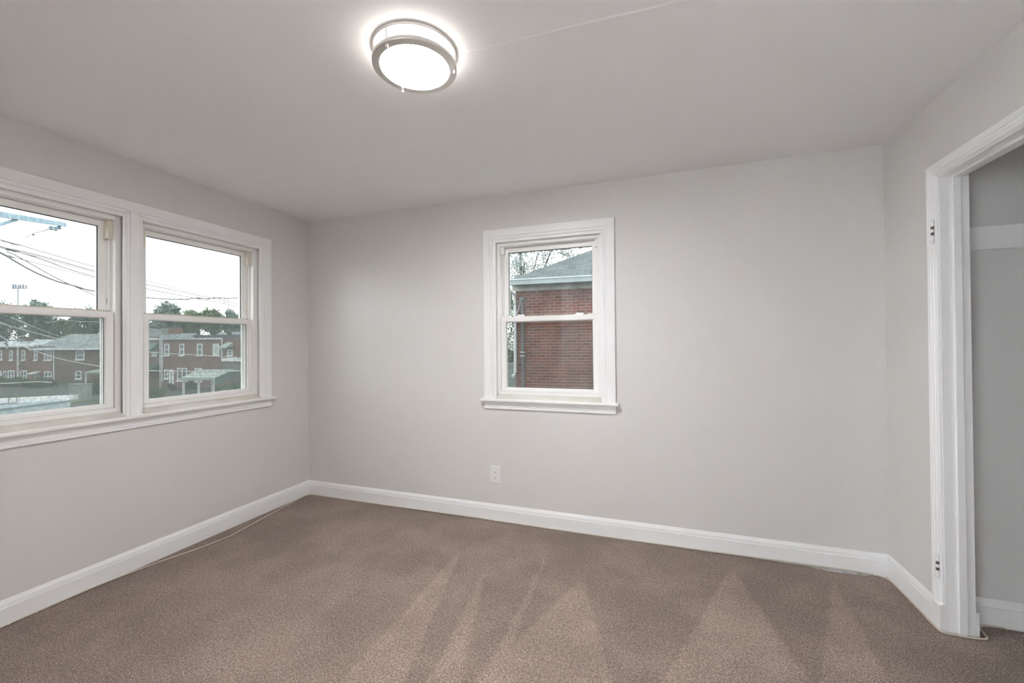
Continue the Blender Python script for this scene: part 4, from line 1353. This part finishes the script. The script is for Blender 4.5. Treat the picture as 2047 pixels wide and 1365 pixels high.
# --- neighbour's house beyond the far window
ND = 9.3
_p = spot(1031, 640, ND)
NF = Frame((_p.x, _p.y), math.radians(3.2))
nh = root('brick_house', NF(3, 2, GZ), 'red brick house with shingled hip roof close outside the far window', 'house')
n_u1 = 8.5
ez = NF.at(1100, 577.5)[1]
MB(NF).box(0, n_u1, 0, 9, GZ, ez + 0.25).build('wall', M_BRICK_N, nh)
OV = 0.42
gz_b = NF.at(1100, 566.0, -OV)[1]
gz_t = NF.at(1100, 555.0, -OV)[1]
gl = NF.at(1012.5, 563, -OV)[0]
fz = NF.at(1100, 572.0, -0.03)[1]
MB(NF).box(-0.06, n_u1, -0.035, 0.0, ez - 0.02, gz_b + 0.04).build('frieze_board', M_SOFFIT, nh)
MB(NF).box(gl + 0.06, n_u1, -OV + 0.04, 0.0, gz_b + 0.035, gz_b + 0.06).build('soffit', M_SOFFIT, nh)
gt = MB(NF)
gw = 0.11
gt.hexa([(gl, -OV - 0.02, gz_b), (n_u1, -OV - 0.02, gz_b), (n_u1, -OV + 0.07, gz_b), (gl, -OV + 0.07, gz_b),
         (gl, -OV - 0.055, gz_t), (n_u1, -OV - 0.055, gz_t), (n_u1, -OV + 0.07, gz_t), (gl, -OV + 0.07, gz_t)])
gt.box(gl, n_u1, -OV - 0.066, -OV - 0.05, gz_t - 0.025, gz_t + 0.005)
gt.build('gutter', M_GUTTER, nh)
# hip roof
ru0, ru1, rd0, rd1 = gl - 0.02, n_u1 + 0.4, -OV + 0.02, 9.4
rz0 = gz_t - 0.01
half = (rd1 - rd0) / 2
apex_d = rd0 + half
slope = 0.50
rzt = rz0 + half * slope
hr = MB(NF)
P1, P2, P3, P4 = (ru0, rd0, rz0), (ru1, rd0, rz0), (ru1, rd1, rz0), (ru0, rd1, rz0)
hk = half * 0.85
T1, T2 = (ru0 + hk, apex_d, rzt), (ru1 - 0.5, apex_d, rzt)
sl = math.hypot(half, half * slope)
hr.poly([P1, P2, T2, T1], [(ru0, 0), (ru1, 0), (T2[0], sl), (T1[0], sl)])
hr.poly([P4, P1, T1], [(0, 0), (rd1 - rd0, 0), (half, sl)])
hr.poly([P3, P4, T1, T2], [(ru1, 0), (ru0, 0), (T1[0], sl), (T2[0], sl)])
hr.poly([P2, P3, T2], [(0, 0), (rd1 - rd0, 0), (half, sl)])
hr.poly([P1, P2, P3, P4])
hr.build('hip_roof', M_SHINGLE, nh)
# downspout with its offset elbow
dp = []
for x, y, d in ((1016.5, 570, -OV + 0.02), (1017.5, 577, -OV + 0.06), (1021, 584, -OV + 0.2), (1027.5, 588, -0.12), (1029.5, 594, -0.06), (1029.5, 620, -0.06), (1030, 744, -0.06), (1028.5, 749, -0.08), (1024.5, 752.5, -0.16)):
    u, z = NF.at(x, y, d)
    dp.append((u, d, z))
MB(NF).tube(dp, 0.034, 8).build('downspout', M_WHITE, nh, smooth=50)
cu, czt = NF.at(1044, 599, -0.05)
czb = NF.at(1044, 790, -0.05)[1]
cd = MB(NF).tube([(cu, -0.05, czb), (cu, -0.05, czt)], 0.034, 10).build('service_conduit', M_PIPE, nh, smooth=50)
MB(NF).box(cu - 0.045, cu + 0.05, -0.14, -0.01, czt - 0.03, czt + 0.05).build('weatherhead', M_PIPE, cd, bevel=0.01)
st = MB(NF)
for y in (704, 711):
    z = NF.at(1044, y, -0.05)[1]
    MB(NF).box(cu - 0.055, cu + 0.055, -0.09, -0.005, z - 0.008, z + 0.008).build('pipe_strap', M_WHITE, cd)
wp = []
for x, y, d in ((1041.5, 599, -0.12), (1038, 612, -0.25), (1034, 625, -0.4), (1030, 634, -0.6), (1016, 642, -1.2)):
    u, z = NF.at(x, y, d)
    wp.append((u, d, z))
MB(NF).tube(wp, 0.016, 6).build('service_drop', M_WIRE, nh, label='black service cable at the weatherhead')
wp = []
for x, y, d in ((1041.5, 600, -0.10), (1034, 604, -0.2), (1027, 609, -0.5), (1008, 617, -1.2)):
    u, z = NF.at(x, y, d)
    wp.append((u, d, z))
MB(NF).tube(wp, 0.009, 6).build('service_drop', M_WIRE, nh, label='thin black service cable at the weatherhead')
pu = NF.at(1189, 740, -0.1)[0]
pz = NF.at(1189, 720, -0.1)[1]
MB(NF).box(pu - 0.035, pu + 0.12, -0.12, -0.005, GZ, pz).build('cable_riser', M_PIPE, nh, label='dark riser duct at the right window edge')
# lower porch roof behind the corner
lu0, lz0 = NF.at(1003, 790, 2.5)
lu1, lz1 = NF.at(1045, 714, 4.5)
lr = MB(NF)
zlow = NF.at(1020, 782, 1.8)[1]
ztop = NF.at(1020, 720, 4.6)[1]
lr.poly([(-2.6, 1.8, zlow), (-0.01, 1.8, zlow), (-0.01, 4.6, ztop), (-2.6, 4.6, ztop - 0.12)], [(0, 0), (2.6, 0), (2.6, 3.2), (0, 3.2)])
lr.box(-2.6, -0.01, 1.85, 4.6, zlow - 0.30, zlow - 0.05)
lr.build('porch_roof', M_SHINGLE_G, nh, merge=False, label='lower mossy shingled roof beside the corner')

# trees beyond the neighbour's house
def near_tree(px, py, dep, rad, leaves, size, material, label):
    c = spot(px, py, dep)
    bl = [(tuple(c), rad)]
    for k in range(5):
        a = k * 1.26
        bl.append(((c.x + rad[0] * 0.6 * math.cos(a), c.y + rad[1] * 0.6 * math.sin(a), c.z + rad[2] * 0.5 * math.sin(a * 2 + 0.5)), (rad[0] * 0.5, rad[1] * 0.5, rad[2] * 0.5)))
    return tree('tree', (c.x, c.y, GZ), bl, leaves, size, material, label, 'tree', None, 0.22)


near_tree(1040, 500, 24, (3.6, 2.6, 2.4), 15000, 0.085, M_LEAF4, 'leafy tree tinted pale with haze above the shingled roof in the far window')
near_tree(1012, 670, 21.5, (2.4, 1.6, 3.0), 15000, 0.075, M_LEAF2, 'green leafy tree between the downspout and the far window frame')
